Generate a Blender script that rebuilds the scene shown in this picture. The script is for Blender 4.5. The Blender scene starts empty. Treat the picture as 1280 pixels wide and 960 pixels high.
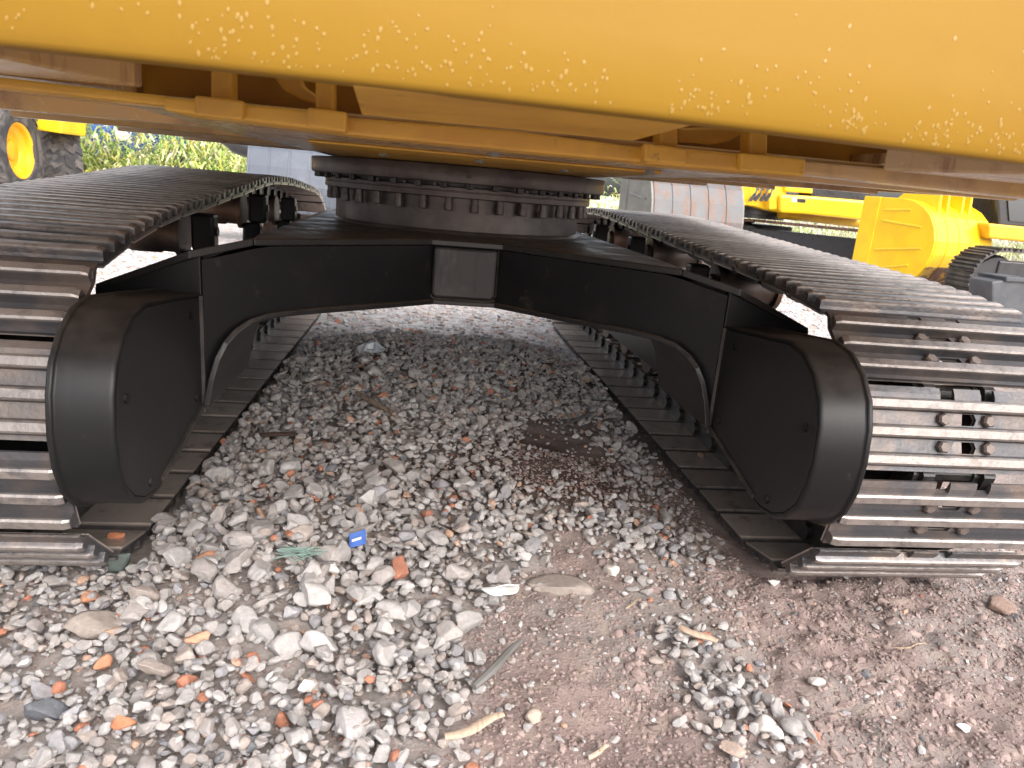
import bpy, bmesh, math, random
import numpy as np
from mathutils import Vector, Matrix

random.seed(7)
rng = np.random.default_rng(11)
SC = bpy.context.scene
COL = SC.collection
rad = math.radians

# ------------------------------------------------------------------ camera
CAM = np.array([-0.16023, 0.0, 1.0499])
F_PX, PITCH, ROLL, YAW = 900.0, rad(15.2268), rad(4.865), rad(7.888)
_cy, _sy = math.cos(YAW), math.sin(YAW)
_fh = np.array([_sy, _cy, 0]); _r = np.array([_cy, -_sy, 0]); _u = np.array([0, 0, 1.0])
_F = _fh*math.cos(PITCH) - _u*math.sin(PITCH)
_U = _u*math.cos(PITCH) + _fh*math.sin(PITCH)
CX = _r*math.cos(ROLL) + _U*math.sin(ROLL)          # camera right
CD = -_U*math.cos(ROLL) + _r*math.sin(ROLL)         # camera down
CF = _F
cam_d = bpy.data.cameras.new("camera"); cam = bpy.data.objects.new("camera", cam_d); COL.objects.link(cam)
cam_d.sensor_width = 36.0; cam_d.lens = F_PX/1280*36.0
cam_d.clip_start = 0.02; cam_d.clip_end = 2000
cam_d.dof.use_dof = True; cam_d.dof.focus_distance = 2.1; cam_d.dof.aperture_fstop = 8.0
R3 = Matrix((CX.tolist(), (-CD).tolist(), (-CF).tolist())).transposed()
cam.matrix_world = Matrix.Translation(Vector(CAM)) @ R3.to_4x4()
SC.camera = cam

# ------------------------------------------------------------------ light
SUN_EL, SUN_AZ = rad(40), rad(157)                  # azimuth from +Y towards +X
w = bpy.data.worlds.new("World"); SC.world = w; w.use_nodes = True
nt = w.node_tree; bg = nt.nodes['Background']
sky = nt.nodes.new('ShaderNodeTexSky'); sky.sky_type = 'NISHITA'; sky.sun_disc = False
sky.sun_elevation = SUN_EL; sky.sun_rotation = SUN_AZ
sky.air_density = 1.0; sky.dust_density = 5.0; sky.ozone_density = 0.6
hs = nt.nodes.new('ShaderNodeHueSaturation'); hs.inputs['Saturation'].default_value = 0.35
nt.links.new(sky.outputs[0], hs.inputs['Color'])
nt.links.new(hs.outputs[0], bg.inputs[0]); bg.inputs[1].default_value = 0.15
sd = bpy.data.lights.new("sun", 'SUN'); sd.energy = 1.0; sd.angle = rad(120); sd.color = (1, .975, 1)
so = bpy.data.objects.new("sun", sd); COL.objects.link(so)
_sdir = Vector((math.sin(SUN_AZ)*math.cos(SUN_EL), math.cos(SUN_AZ)*math.cos(SUN_EL), math.sin(SUN_EL)))
so.rotation_euler = _sdir.to_track_quat('Z', 'Y').to_euler(); so.location = (0, -5, 8)
SC.view_settings.view_transform = 'Standard'; SC.view_settings.look = 'None'
SC.view_settings.exposure = 1.28; SC.view_settings.gamma = 1.0
SC.render.engine = 'CYCLES'
SC.cycles.use_denoising = True
SC.cycles.max_bounces = 8; SC.cycles.diffuse_bounces = 7

# ------------------------------------------------------------------ helpers
def ray(px, py):
    return CX*(px-640)/F_PX + CD*(py-480)/F_PX + CF
def atY(px, py, Y):
    r = ray(px, py); return CAM + r*(Y/r[1])
def atZ(px, py, z=0.0):
    r = ray(px, py); return CAM + r*((z-CAM[2])/r[2])
def proj(P):
    d = np.asarray(P, float) - CAM; z = d@CF
    return np.stack([640+F_PX*(d@CX)/z, 480+F_PX*(d@CD)/z, z], -1)

class MB:
    def __init__(s): s.v = []; s.f = []
    def add(s, vs, fs):
        o = len(s.v); s.v += [tuple(map(float, p)) for p in vs]; s.f += [tuple(i+o for i in f) for f in fs]; return s
    def box(s, x0, x1, y0, y1, z0, z1):
        return s.add([(x0,y0,z0),(x1,y0,z0),(x1,y1,z0),(x0,y1,z0),(x0,y0,z1),(x1,y0,z1),(x1,y1,z1),(x0,y1,z1)],
                     [(3,2,1,0),(4,5,6,7),(0,1,5,4),(1,2,6,5),(2,3,7,6),(3,0,4,7)])
    def obox(s, c, ax, ay, az):
        c, ax, ay, az = (np.array(q, float) for q in (c, ax, ay, az))
        vs = [c+i*ax+j*ay+k*az for k in (-1,1) for (i,j) in ((-1,-1),(1,-1),(1,1),(-1,1))]
        return s.add(vs, [(3,2,1,0),(4,5,6,7),(0,1,5,4),(1,2,6,5),(2,3,7,6),(3,0,4,7)])
    def prism(s, pts, axis, a, b):
        """pts 2D polygon; axis x: pts=(y,z); y: pts=(x,z); z: pts=(x,y)"""
        def mk(p, t):
            return (t,p[0],p[1]) if axis=='x' else (p[0],t,p[1]) if axis=='y' else (p[0],p[1],t)
        n = len(pts)
        vs = [mk(p,a) for p in pts]+[mk(p,b) for p in pts]
        fs = [tuple(range(n-1,-1,-1)), tuple(range(n,2*n))]+[(i,(i+1)%n,n+(i+1)%n,n+i) for i in range(n)]
        return s.add(vs, fs)
    def loft(s, rings, closed=True, caps=True):
        n = len(rings[0]); vs = [p for r in rings for p in r]; fs = []
        for k in range(len(rings)-1):
            for i in range(n if closed else n-1):
                j = (i+1) % n
                fs.append((k*n+i, k*n+j, (k+1)*n+j, (k+1)*n+i))
        if caps and closed:
            fs.append(tuple(range(n-1,-1,-1))); fs.append(tuple(range((len(rings)-1)*n, len(rings)*n)))
        return s.add(vs, fs)
    def lathe(s, prof, c, axis='z', n=64, a0=0, a1=2*math.pi):
        """prof: (r, h) list closed to the axis by caps when r==0"""
        rings = []
        for r, h in prof:
            ring = []
            for i in range(n):
                a = 2*math.pi*i/n
                p = (r*math.cos(a), r*math.sin(a), h)
                if axis == 'x': p = (h, p[0], p[1])
                if axis == 'y': p = (p[1], h, p[0])
                ring.append((c[0]+p[0], c[1]+p[1], c[2]+p[2]))
            rings.append(ring)
        return s.loft(rings)
    def tube(s, path, r, n=8):
        path = [np.array(p, float) for p in path]; rings = []
        up = np.array([0.13, 0.21, 0.97])
        for i, p in enumerate(path):
            t = path[min(i+1, len(path)-1)]-path[max(i-1, 0)]; t /= np.linalg.norm(t)
            a = np.cross(t, up); a /= np.linalg.norm(a); b = np.cross(t, a)
            rr = r[i] if hasattr(r, '__len__') else r
            rings.append([p+rr*(math.cos(2*math.pi*k/n)*a+math.sin(2*math.pi*k/n)*b) for k in range(n)])
        return s.loft(rings)
    def xf(s, M):
        s.v = [tuple(M @ Vector(p)) for p in s.v]; return s
    def mesh(s, name, m, base=(0,0,0), smooth=False):
        me = bpy.data.meshes.new(name)
        me.from_pydata([(p[0]-base[0], p[1]-base[1], p[2]-base[2]) for p in s.v], [], s.f)
        bm = bmesh.new(); bm.from_mesh(me); bmesh.ops.recalc_face_normals(bm, faces=bm.faces); bm.to_mesh(me); bm.free()
        if m: me.materials.append(m)
        if smooth:
            me.polygons.foreach_set('use_smooth', [True]*len(me.polygons))
        me.update(); return me

def root_base(o):
    while o.parent: o = o.parent
    return tuple(o.location)
def build(mb, name, m, parent=None, bevel=0, smooth=False, seg=2, base=None):
    b = base if base is not None else (root_base(parent) if parent else (0,0,0))
    me = mb.mesh(name, m, b, smooth)
    o = bpy.data.objects.new(name, me); COL.objects.link(o)
    if parent: o.parent = parent
    elif base is not None: o.location = base
    if bevel:
        md = o.modifiers.new('bevel', 'BEVEL'); md.width = bevel; md.segments = seg; md.limit_method = 'ANGLE'; md.angle_limit = rad(35)
        md.harden_normals = False
    if smooth: auto_smooth(o)
    return o
def auto_smooth(o, ang=40):
    bm = bmesh.new(); bm.from_mesh(o.data); lim = rad(ang)
    for e in bm.edges:
        if len(e.link_faces) == 2 and e.calc_face_angle(0) > lim: e.smooth = False
    bm.to_mesh(o.data); bm.free()
def thing(name, label, cat, loc=(0,0,0), group=None):
    o = bpy.data.objects.new(name, None); COL.objects.link(o); o.location = loc; o.empty_display_size = .1
    tag(o, label, cat, group); return o
def tag(o, label=None, cat=None, group=None, kind=None):
    if label: o['label'] = label
    if cat: o['category'] = cat
    if group: o['group'] = group
    if kind: o['kind'] = kind
    return o
def inst(me, name, parent, M):
    o = bpy.data.objects.new(name, me); COL.objects.link(o); o.parent = parent
    o.matrix_local = Matrix.Translation(Vector(root_base(parent))*-1) @ M
    return o

# ------------------------------------------------------------------ materials
def N(nt, t, **kw):
    n = nt.nodes.new(t)
    for k, v in kw.items():
        if k in n.inputs: n.inputs[k].default_value = v
        else: setattr(n, k, v)
    return n
def mixc(nt, fac, a, b):
    m = nt.nodes.new('ShaderNodeMix'); m.data_type = 'RGBA'
    for sock, val in ((m.inputs[0], fac), (m.inputs[6], a), (m.inputs[7], b)):
        if hasattr(val, 'is_linked'): nt.links.new(val, sock)
        elif isinstance(val, (tuple, list)): sock.default_value = (*val[:3], 1)
        else: sock.default_value = val
    return m.outputs[2]
def ramp(nt, src, lo, hi):
    m = nt.nodes.new('ShaderNodeMapRange'); m.inputs[1].default_value = lo; m.inputs[2].default_value = hi
    m.interpolation_type = 'SMOOTHSTEP'
    nt.links.new(src, m.inputs[0]); return m.outputs[0]
def math_(nt, op, a, b=None):
    m = nt.nodes.new('ShaderNodeMath'); m.operation = op
    for i, q in enumerate((a, b)):
        if q is None: continue
        if hasattr(q, 'is_linked'): nt.links.new(q, m.inputs[i])
        else: m.inputs[i].default_value = q
    return m.outputs[0]
def material(name, base, rough=.5, metal=0, var=None, vscale=6, vlo=.4, vhi=.65, dust=None, dust_amt=.6, wear=None, wscale=30,
             wlo=.6, whi=.7, bump=0, bscale=80, spec=.5, tip=None, tipz=(-.012, -.004), coat=0, rvar=.15, streak=None, per_object=0, inner=None):
    m = bpy.data.materials.new(name); m.use_nodes = True; nt = m.node_tree
    b = nt.nodes['Principled BSDF']; b.inputs['Roughness'].default_value = rough; b.inputs['Metallic'].default_value = metal
    b.inputs['Specular IOR Level'].default_value = spec
    if coat: b.inputs['Coat Weight'].default_value = coat; b.inputs['Coat Roughness'].default_value = .12
    tc = nt.nodes.new('ShaderNodeTexCoord'); co = tc.outputs['Object']
    oi = nt.nodes.new('ShaderNodeObjectInfo')
    add = nt.nodes.new('ShaderNodeVectorMath'); add.operation = 'ADD'
    cmb = nt.nodes.new('ShaderNodeCombineXYZ'); s_ = math_(nt, 'MULTIPLY', oi.outputs['Random'], 37.0)
    nt.links.new(s_, cmb.inputs[0]); nt.links.new(s_, cmb.inputs[1])
    nt.links.new(co, add.inputs[0]); nt.links.new(cmb.outputs[0], add.inputs[1]); co2 = add.outputs[0]
    def noise(scale, detail=5, r=.6, vec=None):
        n = N(nt, 'ShaderNodeTexNoise', Scale=scale, Detail=detail, Roughness=r); nt.links.new(vec or co2, n.inputs['Vector']); return n.outputs[0]
    c = (*base, 1)
    if var: c = mixc(nt, ramp(nt, noise(vscale), vlo, vhi), base, var)
    if streak:
        mp = N(nt, 'ShaderNodeMapping'); mp.inputs['Scale'].default_value = streak[1]; nt.links.new(co2, mp.inputs[0])
        c = mixc(nt, math_(nt, 'MULTIPLY', ramp(nt, noise(streak[2], 6, .65, mp.outputs[0]), streak[3], streak[4]), 1.0), c, streak[0])
    if wear: c = mixc(nt, ramp(nt, noise(wscale, 6, .7), wlo, whi), c, wear)
    if tip:
        sp = nt.nodes.new('ShaderNodeSeparateXYZ'); nt.links.new(co, sp.inputs[0])
        t = ramp(nt, sp.outputs[2], tipz[0], tipz[1])
        t = math_(nt, 'MULTIPLY', t, ramp(nt, noise(22, 6, .7), .22, .58))
        c = mixc(nt, t, c, tip)
    if inner:
        sp = nt.nodes.new('ShaderNodeSeparateXYZ'); nt.links.new(co, sp.inputs[0])
        t = math_(nt, 'MULTIPLY', ramp(nt, sp.outputs[2], -.036, -.042), ramp(nt, noise(14, 6, .7), .2, .5))
        c = mixc(nt, t, c, inner)
    if dust:
        g = nt.nodes.new('ShaderNodeNewGeometry'); sp = nt.nodes.new('ShaderNodeSeparateXYZ'); nt.links.new(g.outputs['Normal'], sp.inputs[0])
        d = ramp(nt, sp.outputs[2], .2, .95)
        d = math_(nt, 'MULTIPLY', d, ramp(nt, noise(7, 6, .65), .25, .7)); d = math_(nt, 'MULTIPLY', d, dust_amt)
        d2 = math_(nt, 'MULTIPLY', ramp(nt, noise(3.5, 8, .7), .5, .8), dust_amt*.35)
        d = math_(nt, 'MAXIMUM', d, d2)
        c = mixc(nt, d, c, dust)
        r_ = math_(nt, 'ADD', math_(nt, 'MULTIPLY', d, .5), rough); nt.links.new(r_, b.inputs['Roughness'])
    elif rvar:
        r_ = math_(nt, 'ADD', math_(nt, 'MULTIPLY', math_(nt, 'SUBTRACT', noise(9, 5, .65), .5), rvar*2), rough); nt.links.new(r_, b.inputs['Roughness'])
    if per_object:
        hsv = nt.nodes.new('ShaderNodeHueSaturation')
        nt.links.new(math_(nt, 'ADD', math_(nt, 'MULTIPLY', oi.outputs['Random'], per_object), 1-per_object/2), hsv.inputs['Value'])
        if hasattr(c, 'is_linked'): nt.links.new(c, hsv.inputs['Color'])
        else: hsv.inputs['Color'].default_value = c
        c = hsv.outputs[0]
    if hasattr(c, 'is_linked'): nt.links.new(c, b.inputs['Base Color'])
    else: b.inputs['Base Color'].default_value = c
    if bump:
        bn = N(nt, 'ShaderNodeBump', Strength=bump); bn.inputs['Distance'].default_value = .004
        nt.links.new(noise(bscale, 6, .65), bn.inputs['Height']); nt.links.new(bn.outputs[0], b.inputs['Normal'])
    return m

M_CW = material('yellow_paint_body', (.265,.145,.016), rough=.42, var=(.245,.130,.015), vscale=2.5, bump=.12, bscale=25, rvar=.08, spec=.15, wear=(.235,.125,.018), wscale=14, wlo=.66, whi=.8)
M_FRAMEY = material('yellow_paint_frame', (.66,.36,.045), rough=.42, var=(.55,.28,.04), vscale=5, wear=(.22,.11,.04), wscale=18, wlo=.6, whi=.75, bump=.25, bscale=40)
M_UNDER = material('yellow_paint_dust_bounce', (.60,.38,.15), rough=.24, var=(.55,.38,.21), vscale=4, vlo=.4, vhi=.62, bump=.15, bscale=30,
                   streak=((.30,.17,.09), (1,9,1), 3.0, .5, .68))  # dusty underside, made paler to stand in for weak bounced light
M_SPOT = material('pale_yellow_drops', (.315,.19,.038), rough=.35, rvar=0)
M_BLACK = material('black_gloss_paint', (.010,.0098,.0105), rough=.36, dust=(.10,.08,.068), dust_amt=.42, wear=(.042,.036,.032), wscale=13, wlo=.60, whi=.76, bump=.08, bscale=18, spec=.28)
M_TOPBLACK = material('black_paint_dusty', (.02,.018,.018), rough=.30, dust=(.16,.12,.095), dust_amt=.75, bump=.08, bscale=18)
M_WELD = material('dusty_weld', (.05,.042,.036), rough=.6, var=(.025,.022,.02), vscale=20, bump=.5, bscale=160)
M_COVER = material('black_satin_panel', (.016,.0155,.016), rough=.5, dust=(.08,.07,.062), dust_amt=.3, bump=.15, bscale=260)
M_BEAR = material('bare_bearing_steel', (.15,.128,.122), rough=.40, metal=.4, var=(.095,.080,.077), vscale=8, wear=(.22,.16,.13), wscale=16, wlo=.58, whi=.75, bump=.15, bscale=60)
M_BOXST = material('worn_black_steel', (.030,.027,.027), rough=.36, metal=.4, var=(.06,.053,.053), vscale=5, bump=.1, bscale=30, streak=((.02,.018,.018), (6,1,.6), 5.0, .5, .7))
M_SHOE = material('track_shoe_steel', inner=(.56,.48,.43), base=(.095,.092,.098), rough=.34, metal=.55, var=(.18,.145,.125), vscale=6, vlo=.42, vhi=.66, wear=(.38,.33,.30), wscale=42, wlo=.64, whi=.76,
                  bump=.5, bscale=55, tip=(.30,.265,.245), tipz=(-.013,-.005), rvar=.15, per_object=.35)
M_LINK = material('black_track_chain', (.016,.015,.015), rough=.35, var=(.04,.034,.03), vscale=15, bump=.3, bscale=70)
M_BOLT = material('rusty_bolt_steel', (.17,.135,.118), rough=.55, metal=.3, var=(.14,.11,.10), vscale=40, bump=.3, bscale=120)
M_ROLLER = material('roller_steel', (.07,.055,.05), rough=.45, metal=.4, var=(.16,.095,.065), vscale=7, bump=.2, bscale=50)
M_YEL = material('bright_yellow_paint', (.86,.56,.012), rough=.35, var=(.80,.49,.012), vscale=3, bump=.05, coat=.3)
M_YELW = material('worn_yellow_paint', (.78,.47,.02), rough=.4, var=(.62,.36,.03), vscale=4, wear=(.35,.2,.08), wscale=12, wlo=.62, whi=.74)
M_MUDSTEEL = material('scuffed_rusty_steel', (.17,.085,.055), rough=.55, metal=.2, var=(.55,.34,.06), vscale=6, vlo=.5, vhi=.6)
M_RUST = material('rusty_grey_steel', (.115,.118,.122), rough=.55, metal=.2, streak=((.16,.085,.055), (3,3,.8), 3.0, .40, .70), wear=(.17,.165,.165), wscale=14, wlo=.62, whi=.72)
M_GREYST = material('blue_grey_steel', (.085,.097,.12), rough=.5, metal=.3, var=(.12,.13,.155), vscale=3, streak=((.08,.075,.075), (4,4,.7), 4, .6, .75))
M_GREYPL = material('grey_plate_steel', (.16,.155,.145), rough=.5, metal=.2, var=(.21,.20,.19), vscale=4)
M_TYRE = material('tyre_rubber', (.035,.034,.036), rough=.75, var=(.12,.105,.095), vscale=5, dust=(.2,.17,.15), dust_amt=.5)
M_RTRACK = material('rusty_track_steel', (.14,.075,.055), rough=.6, metal=.2, var=(.07,.045,.04), vscale=6)
M_DTRACK = material('dark_track_steel', (.05,.045,.045), rough=.5, metal=.3, var=(.1,.085,.075), vscale=6)
M_HOSE = material('grey_hose_rubber', (.16,.16,.165), rough=.5)
M_DARK = material('dark_machine_paint', (.03,.03,.033), rough=.3)
M_GLASS = material('dark_cab_glass', (.05,.055,.06), rough=.08, rvar=0, spec=.8)
M_WHITE = material('white_plastic', (.80,.80,.79), rough=.4, var=(.66,.64,.62), vscale=14)
M_BLUE = material('blue_tarp', (.05,.12,.42), rough=.55, var=(.10,.2,.55), vscale=6)
M_WOOD = material('dry_wood', (.36,.27,.20), rough=.8, streak=((.18,.12,.08), (30,3,30), 4, .45, .65), bump=.4, bscale=90)
M_WOODL = material('pale_dry_wood', (.52,.40,.30), rough=.8, streak=((.36,.26,.18), (40,4,40), 4, .45, .65), bump=.4, bscale=90)

# ------------------------------------------------------------------ ground
def fnoise(x, y, scale, seed):
    """smooth value noise, vectorised"""
    x = x/scale+seed*17.3; y = y/scale+seed*9.7
    xi = np.floor(x).astype(np.int64); yi = np.floor(y).astype(np.int64); fx = x-xi; fy = y-yi
    fx = fx*fx*(3-2*fx); fy = fy*fy*(3-2*fy)
    def h(a, b):
        n = (a*374761393+b*668265263+seed*1442695) & 0x7fffffff
        n = ((n ^ (n >> 13))*1274126177) & 0x7fffffff
        return ((n ^ (n >> 16)) & 0xffff)/65535.0
    return (h(xi,yi)*(1-fx)+h(xi+1,yi)*fx)*(1-fy)+(h(xi,yi+1)*(1-fx)+h(xi+1,yi+1)*fx)*fy
def sst(x, a, b):
    t = np.clip((x-a)/(b-a), 0, 1); return t*t*(3-2*t)
def terrain(x, y):
    x = np.asarray(x, float); y = np.asarray(y, float)
    inner = np.clip(1-(np.abs(x)/.86)**2, 0, 1)*sst(y, 1.2, 2.2)
    h = .085*inner*(1-sst(y, 4.6, 6.5))
    h = h+.07*np.exp(-((x+.35)**2/.35+(y-4.15)**2/.08))+.05*np.exp(-((x-.45)**2/.1+(y-4.0)**2/.1))     # ridge of spoil under the machine
    h = h+.055*np.exp(-((x+.5)**2/.12+(y-1.7)**2/.25))
    under = sst(np.abs(x), .84, .90)*(1-sst(np.abs(x), 1.50, 1.56))*sst(y, 1.78, 1.92)*(1-sst(y, 5.7, 5.8))
    far = 1-sst(np.hypot(x, y-3), 8, 30)
    h = h+(fnoise(x, y, .5, 1)-.5)*.05*far+(fnoise(x, y, .16, 2)-.5)*.022*far
    near = 1-sst(y, 4.5, 7)
    h = h+near*((fnoise(x, y, .06, 3)-.5)*.014+(fnoise(x, y, .028, 4)-.5)*.008)
    soil = sst(x, .45, .8)*(1-sst(y, 1.8, 2.4))
    h = h+soil*near*((fnoise(x, y, .045, 5)-.5)*.022+np.abs(fnoise(x+.6*y, y, .09, 6)-.5)*.03-.01)
    return h*(1-under)+(-.012)*under
# where gravel lies (ground coordinates, metres)
def dens(x, y):
    """0..1 cover of clean gravel"""
    xb = np.interp(y, [.9, 1.15, 1.45, 1.7, 1.95, 2.2, 2.6, 3.0, 3.4, 6], [-.15, -.12, .0, .22, .38, .24, .16, .38, 1.0, 1.2])
    xb = xb+(fnoise(x, y, .25, 31)-.5)*.22+(fnoise(x, y, .08, 32)-.5)*.10
    d = 1-sst(x-xb, -.06, .08)
    d = np.maximum(d, .9*np.exp(-(((x-.56-.12*(1.4-y))/.11)**2+((y-1.38)/.34)**2)**1.5))         # strip of stones on the soil
    d = np.maximum(d, .85*np.exp(-(((x-.55)/.22)**2+((y-1.98)/.20)**2)**2))                      # fine light gravel by the track
    d = np.maximum(d, .6*np.exp(-(((x-.70)/.12)**2+((y-2.6)/.6)**2)))
    d = d*(1-.55*np.exp(-(((x-.34)/.27)**2+((y-2.4)/.36)**2)**2))
    d = d*(1-.45*np.exp(-(((x+.95)/.25)**2+((y-1.55)/.2)**2)))
    d = d*(1-.6*np.exp(-(((x+.05)/.16)**2+((y-2.36)/.14)**2)))
    d = np.maximum(d, .55*sst(y, 3.2, 3.6))
    return np.clip(d, 0, 1)
def soilcol(x, y):
    brown = np.array([.30,.228,.207]); grey = np.array([.285,.243,.226]); wet = np.array([.12,.085,.07]); pale = np.array([.40,.32,.27])
    n1 = fnoise(x, y, .35, 21); n2 = fnoise(x, y, .09, 22); n3 = fnoise(x, y, .03, 23)
    c = brown+(grey-brown)*sst(n1*.6+n2*.4, .35, .7)[..., None]
    darkm = np.exp(-(((x-.36)/.34)**2+((y-2.35)/.42)**2)**2)+.75*np.exp(-(((x+.12)/.28)**2+((y-2.35)/.22)**2))+.8*sst(y, 3.3, 3.8)*(1-sst(y, 4.5, 5.2))  # moist patches, plus a darker band right across farther back
    darkm = np.clip(darkm*(.55+.9*n2), 0, 1)
    c = c*(1-darkm[..., None])+wet*darkm[..., None]
    k = (dens(x, y)*.85*(1-darkm))[..., None]; c = c*(1-k)+np.array([.36,.325,.305])*k
    p = (sst(n3, .62, .85)*.5*(1-darkm))[..., None]
    c = c*(1-p)+pale*p
    return c
def axis_(lo, hi, d, far0, far1, g=1.13):
    a = list(np.arange(lo, hi, d)); s = d
    while a[-1] < far1: s *= g; a.append(a[-1]+s)
    s = d
    while a[0] > far0: s *= g; a.insert(0, a[0]-s)
    return np.array(a)
gx = axis_(-1.9, 2.2, .0125, -400, 400); gy = axis_(.75, 4.3, .0125, -300, 700, 1.07)
GX, GY = np.meshgrid(gx, gy); GZ = terrain(GX, GY)
nv = GX.size; nyy, nxx = GX.shape
me = bpy.data.meshes.new('ground'); me.vertices.add(nv)
me.vertices.foreach_set('co', np.stack([GX, GY, GZ], -1).astype(np.float32).ravel())
ii = np.arange(nv).reshape(nyy, nxx)
q = np.stack([ii[:-1,:-1], ii[:-1,1:], ii[1:,1:], ii[1:,:-1]], -1).reshape(-1, 4)
me.loops.add(q.size); me.loops.foreach_set('vertex_index', q.ravel().astype(np.int32))
me.polygons.add(len(q)); me.polygons.foreach_set('loop_start', np.arange(0, q.size, 4, dtype=np.int32))
me.polygons.foreach_set('use_smooth', np.ones(len(q), bool)); me.update(calc_edges=True)
ca = me.color_attributes.new('Col', 'FLOAT_COLOR', 'POINT')
cc = np.ones((nv, 4), np.float32); cc[:, :3] = soilcol(GX, GY).reshape(-1, 3); ca.data.foreach_set('color', cc.ravel())
def attr_mat(name, rough=.85, var=.25, nscale=60, bump=.5, bscale=150, use_obj=False, far_gravel=False, dist=.004):
    m = bpy.data.materials.new(name); m.use_nodes = True; nt = m.node_tree; b = nt.nodes['Principled BSDF']
    b.inputs['Roughness'].default_value = rough; b.inputs['Specular IOR Level'].default_value = .3
    tc = nt.nodes.new('ShaderNodeTexCoord'); geo = nt.nodes.new('ShaderNodeNewGeometry')
    if use_obj:
        oi = nt.nodes.new('ShaderNodeObjectInfo'); c = oi.outputs['Color']
    else:
        at = nt.nodes.new('ShaderNodeAttribute'); at.attribute_name = 'Col'; c = at.outputs['Color']
    co = geo.outputs['Position']
    n = N(nt, 'ShaderNodeTexNoise', Scale=nscale, Detail=6, Roughness=.65); nt.links.new(co, n.inputs['Vector'])
    if far_gravel:
        v = N(nt, 'ShaderNodeTexVoronoi', Scale=22.0); nt.links.new(co, v.inputs['Vector'])
        hsv0 = nt.nodes.new('ShaderNodeSeparateColor'); nt.links.new(v.outputs['Color'], hsv0.inputs[0])
        g = mixc(nt, hsv0.outputs[0], (.36,.33,.31), (.68,.65,.63))
        g = mixc(nt, ramp(nt, hsv0.outputs[1], .86, .9), g, (.50,.30,.22))
        sp = nt.nodes.new('ShaderNodeSeparateXYZ'); nt.links.new(co, sp.inputs[0])
        c = mixc(nt, math_(nt, 'MULTIPLY', ramp(nt, sp.outputs[1], 3.6, 5.2), .85), c, g)
    hsv = nt.nodes.new('ShaderNodeHueSaturation'); nt.links.new(c, hsv.inputs['Color'])
    nt.links.new(math_(nt, 'ADD', math_(nt, 'MULTIPLY', n.outputs[0], var*2), 1-var), hsv.inputs['Value'])
    nt.links.new(hsv.outputs[0], b.inputs['Base Color'])
    bn = N(nt, 'ShaderNodeBump', Strength=bump); bn.inputs['Distance'].default_value = dist
    n2 = N(nt, 'ShaderNodeTexNoise', Scale=bscale, Detail=7, Roughness=.7); nt.links.new(co, n2.inputs['Vector'])
    nt.links.new(n2.outputs[0], bn.inputs['Height']); nt.links.new(bn.outputs[0], b.inputs['Normal'])
    return m
M_SOIL = attr_mat('soil', .9, .42, 60, 1.0, 130, far_gravel=True, dist=.009)
M_GRAVEL = attr_mat('gravel_stone', .88, .34, 95, .8, 190)
M_STONE = attr_mat('stone_surface', .88, .40, 75, .9, 150, use_obj=True)
me.materials.append(M_SOIL)
ground = bpy.data.objects.new('ground', me); COL.objects.link(ground); tag(ground, kind='structure')

# ---- stones
def ico(sub):
    bm = bmesh.new(); bmesh.ops.create_icosphere(bm, subdivisions=sub, radius=1)
    bm.verts.ensure_lookup_table()
    v = np.array([p.co[:] for p in bm.verts]); f = np.array([[q.index for q in p.verts] for p in bm.faces]); bm.free(); return v, f
def stone_shape(sub, ncut, seed, rough=.0):
    r = np.random.default_rng(seed); v, f = ico(sub)
    for _ in range(ncut):
        n = r.normal(size=3); n /= np.linalg.norm(n); d = r.uniform(.46, .84)
        k = v@n; v = v-np.outer(np.clip(k-d, 0, None), n)
    if rough: v = v*(1+rough*(fnoise(v[:,0]*3+v[:,2]*2+9, v[:,1]*3-v[:,2]*1.3+5, 1.0, seed % 50)-.5))[:, None]
    v -= (v.max(0)+v.min(0))/2; v /= np.abs(v).max(0).mean(); return v, f
SHP_S = [stone_shape(1, 4, 100+i) for i in range(18)]
SHP_M = [stone_shape(2, 8, 200+i, .06) for i in range(24)]
SHP_N = [stone_shape(3, 9, 250+i, .10) for i in range(20)]
SHP_L = [stone_shape(4, 10, 300+i, .14) for i in range(26)]
def stone_colour(n, kind):
    base = np.empty((n, 3)); u = rng.random(n)
    pal = [(.34,(.375,.352,.342)),(.60,(.35,.318,.303)),(.74,(.415,.393,.384)),(.83,(.29,.28,.29)),(.935,(.365,.31,.28)),(.958,(.42,.185,.12)),(.975,(.46,.30,.22)),(.985,(.16,.16,.17)),(1.01,(.50,.48,.465))]
    for i in range(n):
        for lim, c in pal:
            if u[i] < lim: base[i] = c; break
    if kind == 'clod':
        k = u < .975; base[k] = np.array([.298,.227,.207])*(rng.random((k.sum(), 1))*.40+.80)
    return base*(rng.random((n, 1))*.26+.86)
def depth_lift(col, y):  # brightens stone colour with distance, for light missing under the machine
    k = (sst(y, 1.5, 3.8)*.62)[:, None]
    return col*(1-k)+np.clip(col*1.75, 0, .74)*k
CELL = .01; HX0, HY0, HW, HH = -2.4, .7, 500, 560
hmap = terrain(*np.meshgrid(HX0+(np.arange(HW)+.5)*CELL, HY0+(np.arange(HH)+.5)*CELL))
def blocked(x, y):
    return (np.abs(x) > .865) & (np.abs(x) < 1.52) & (y > 1.83) & (y < 5.75)
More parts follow.
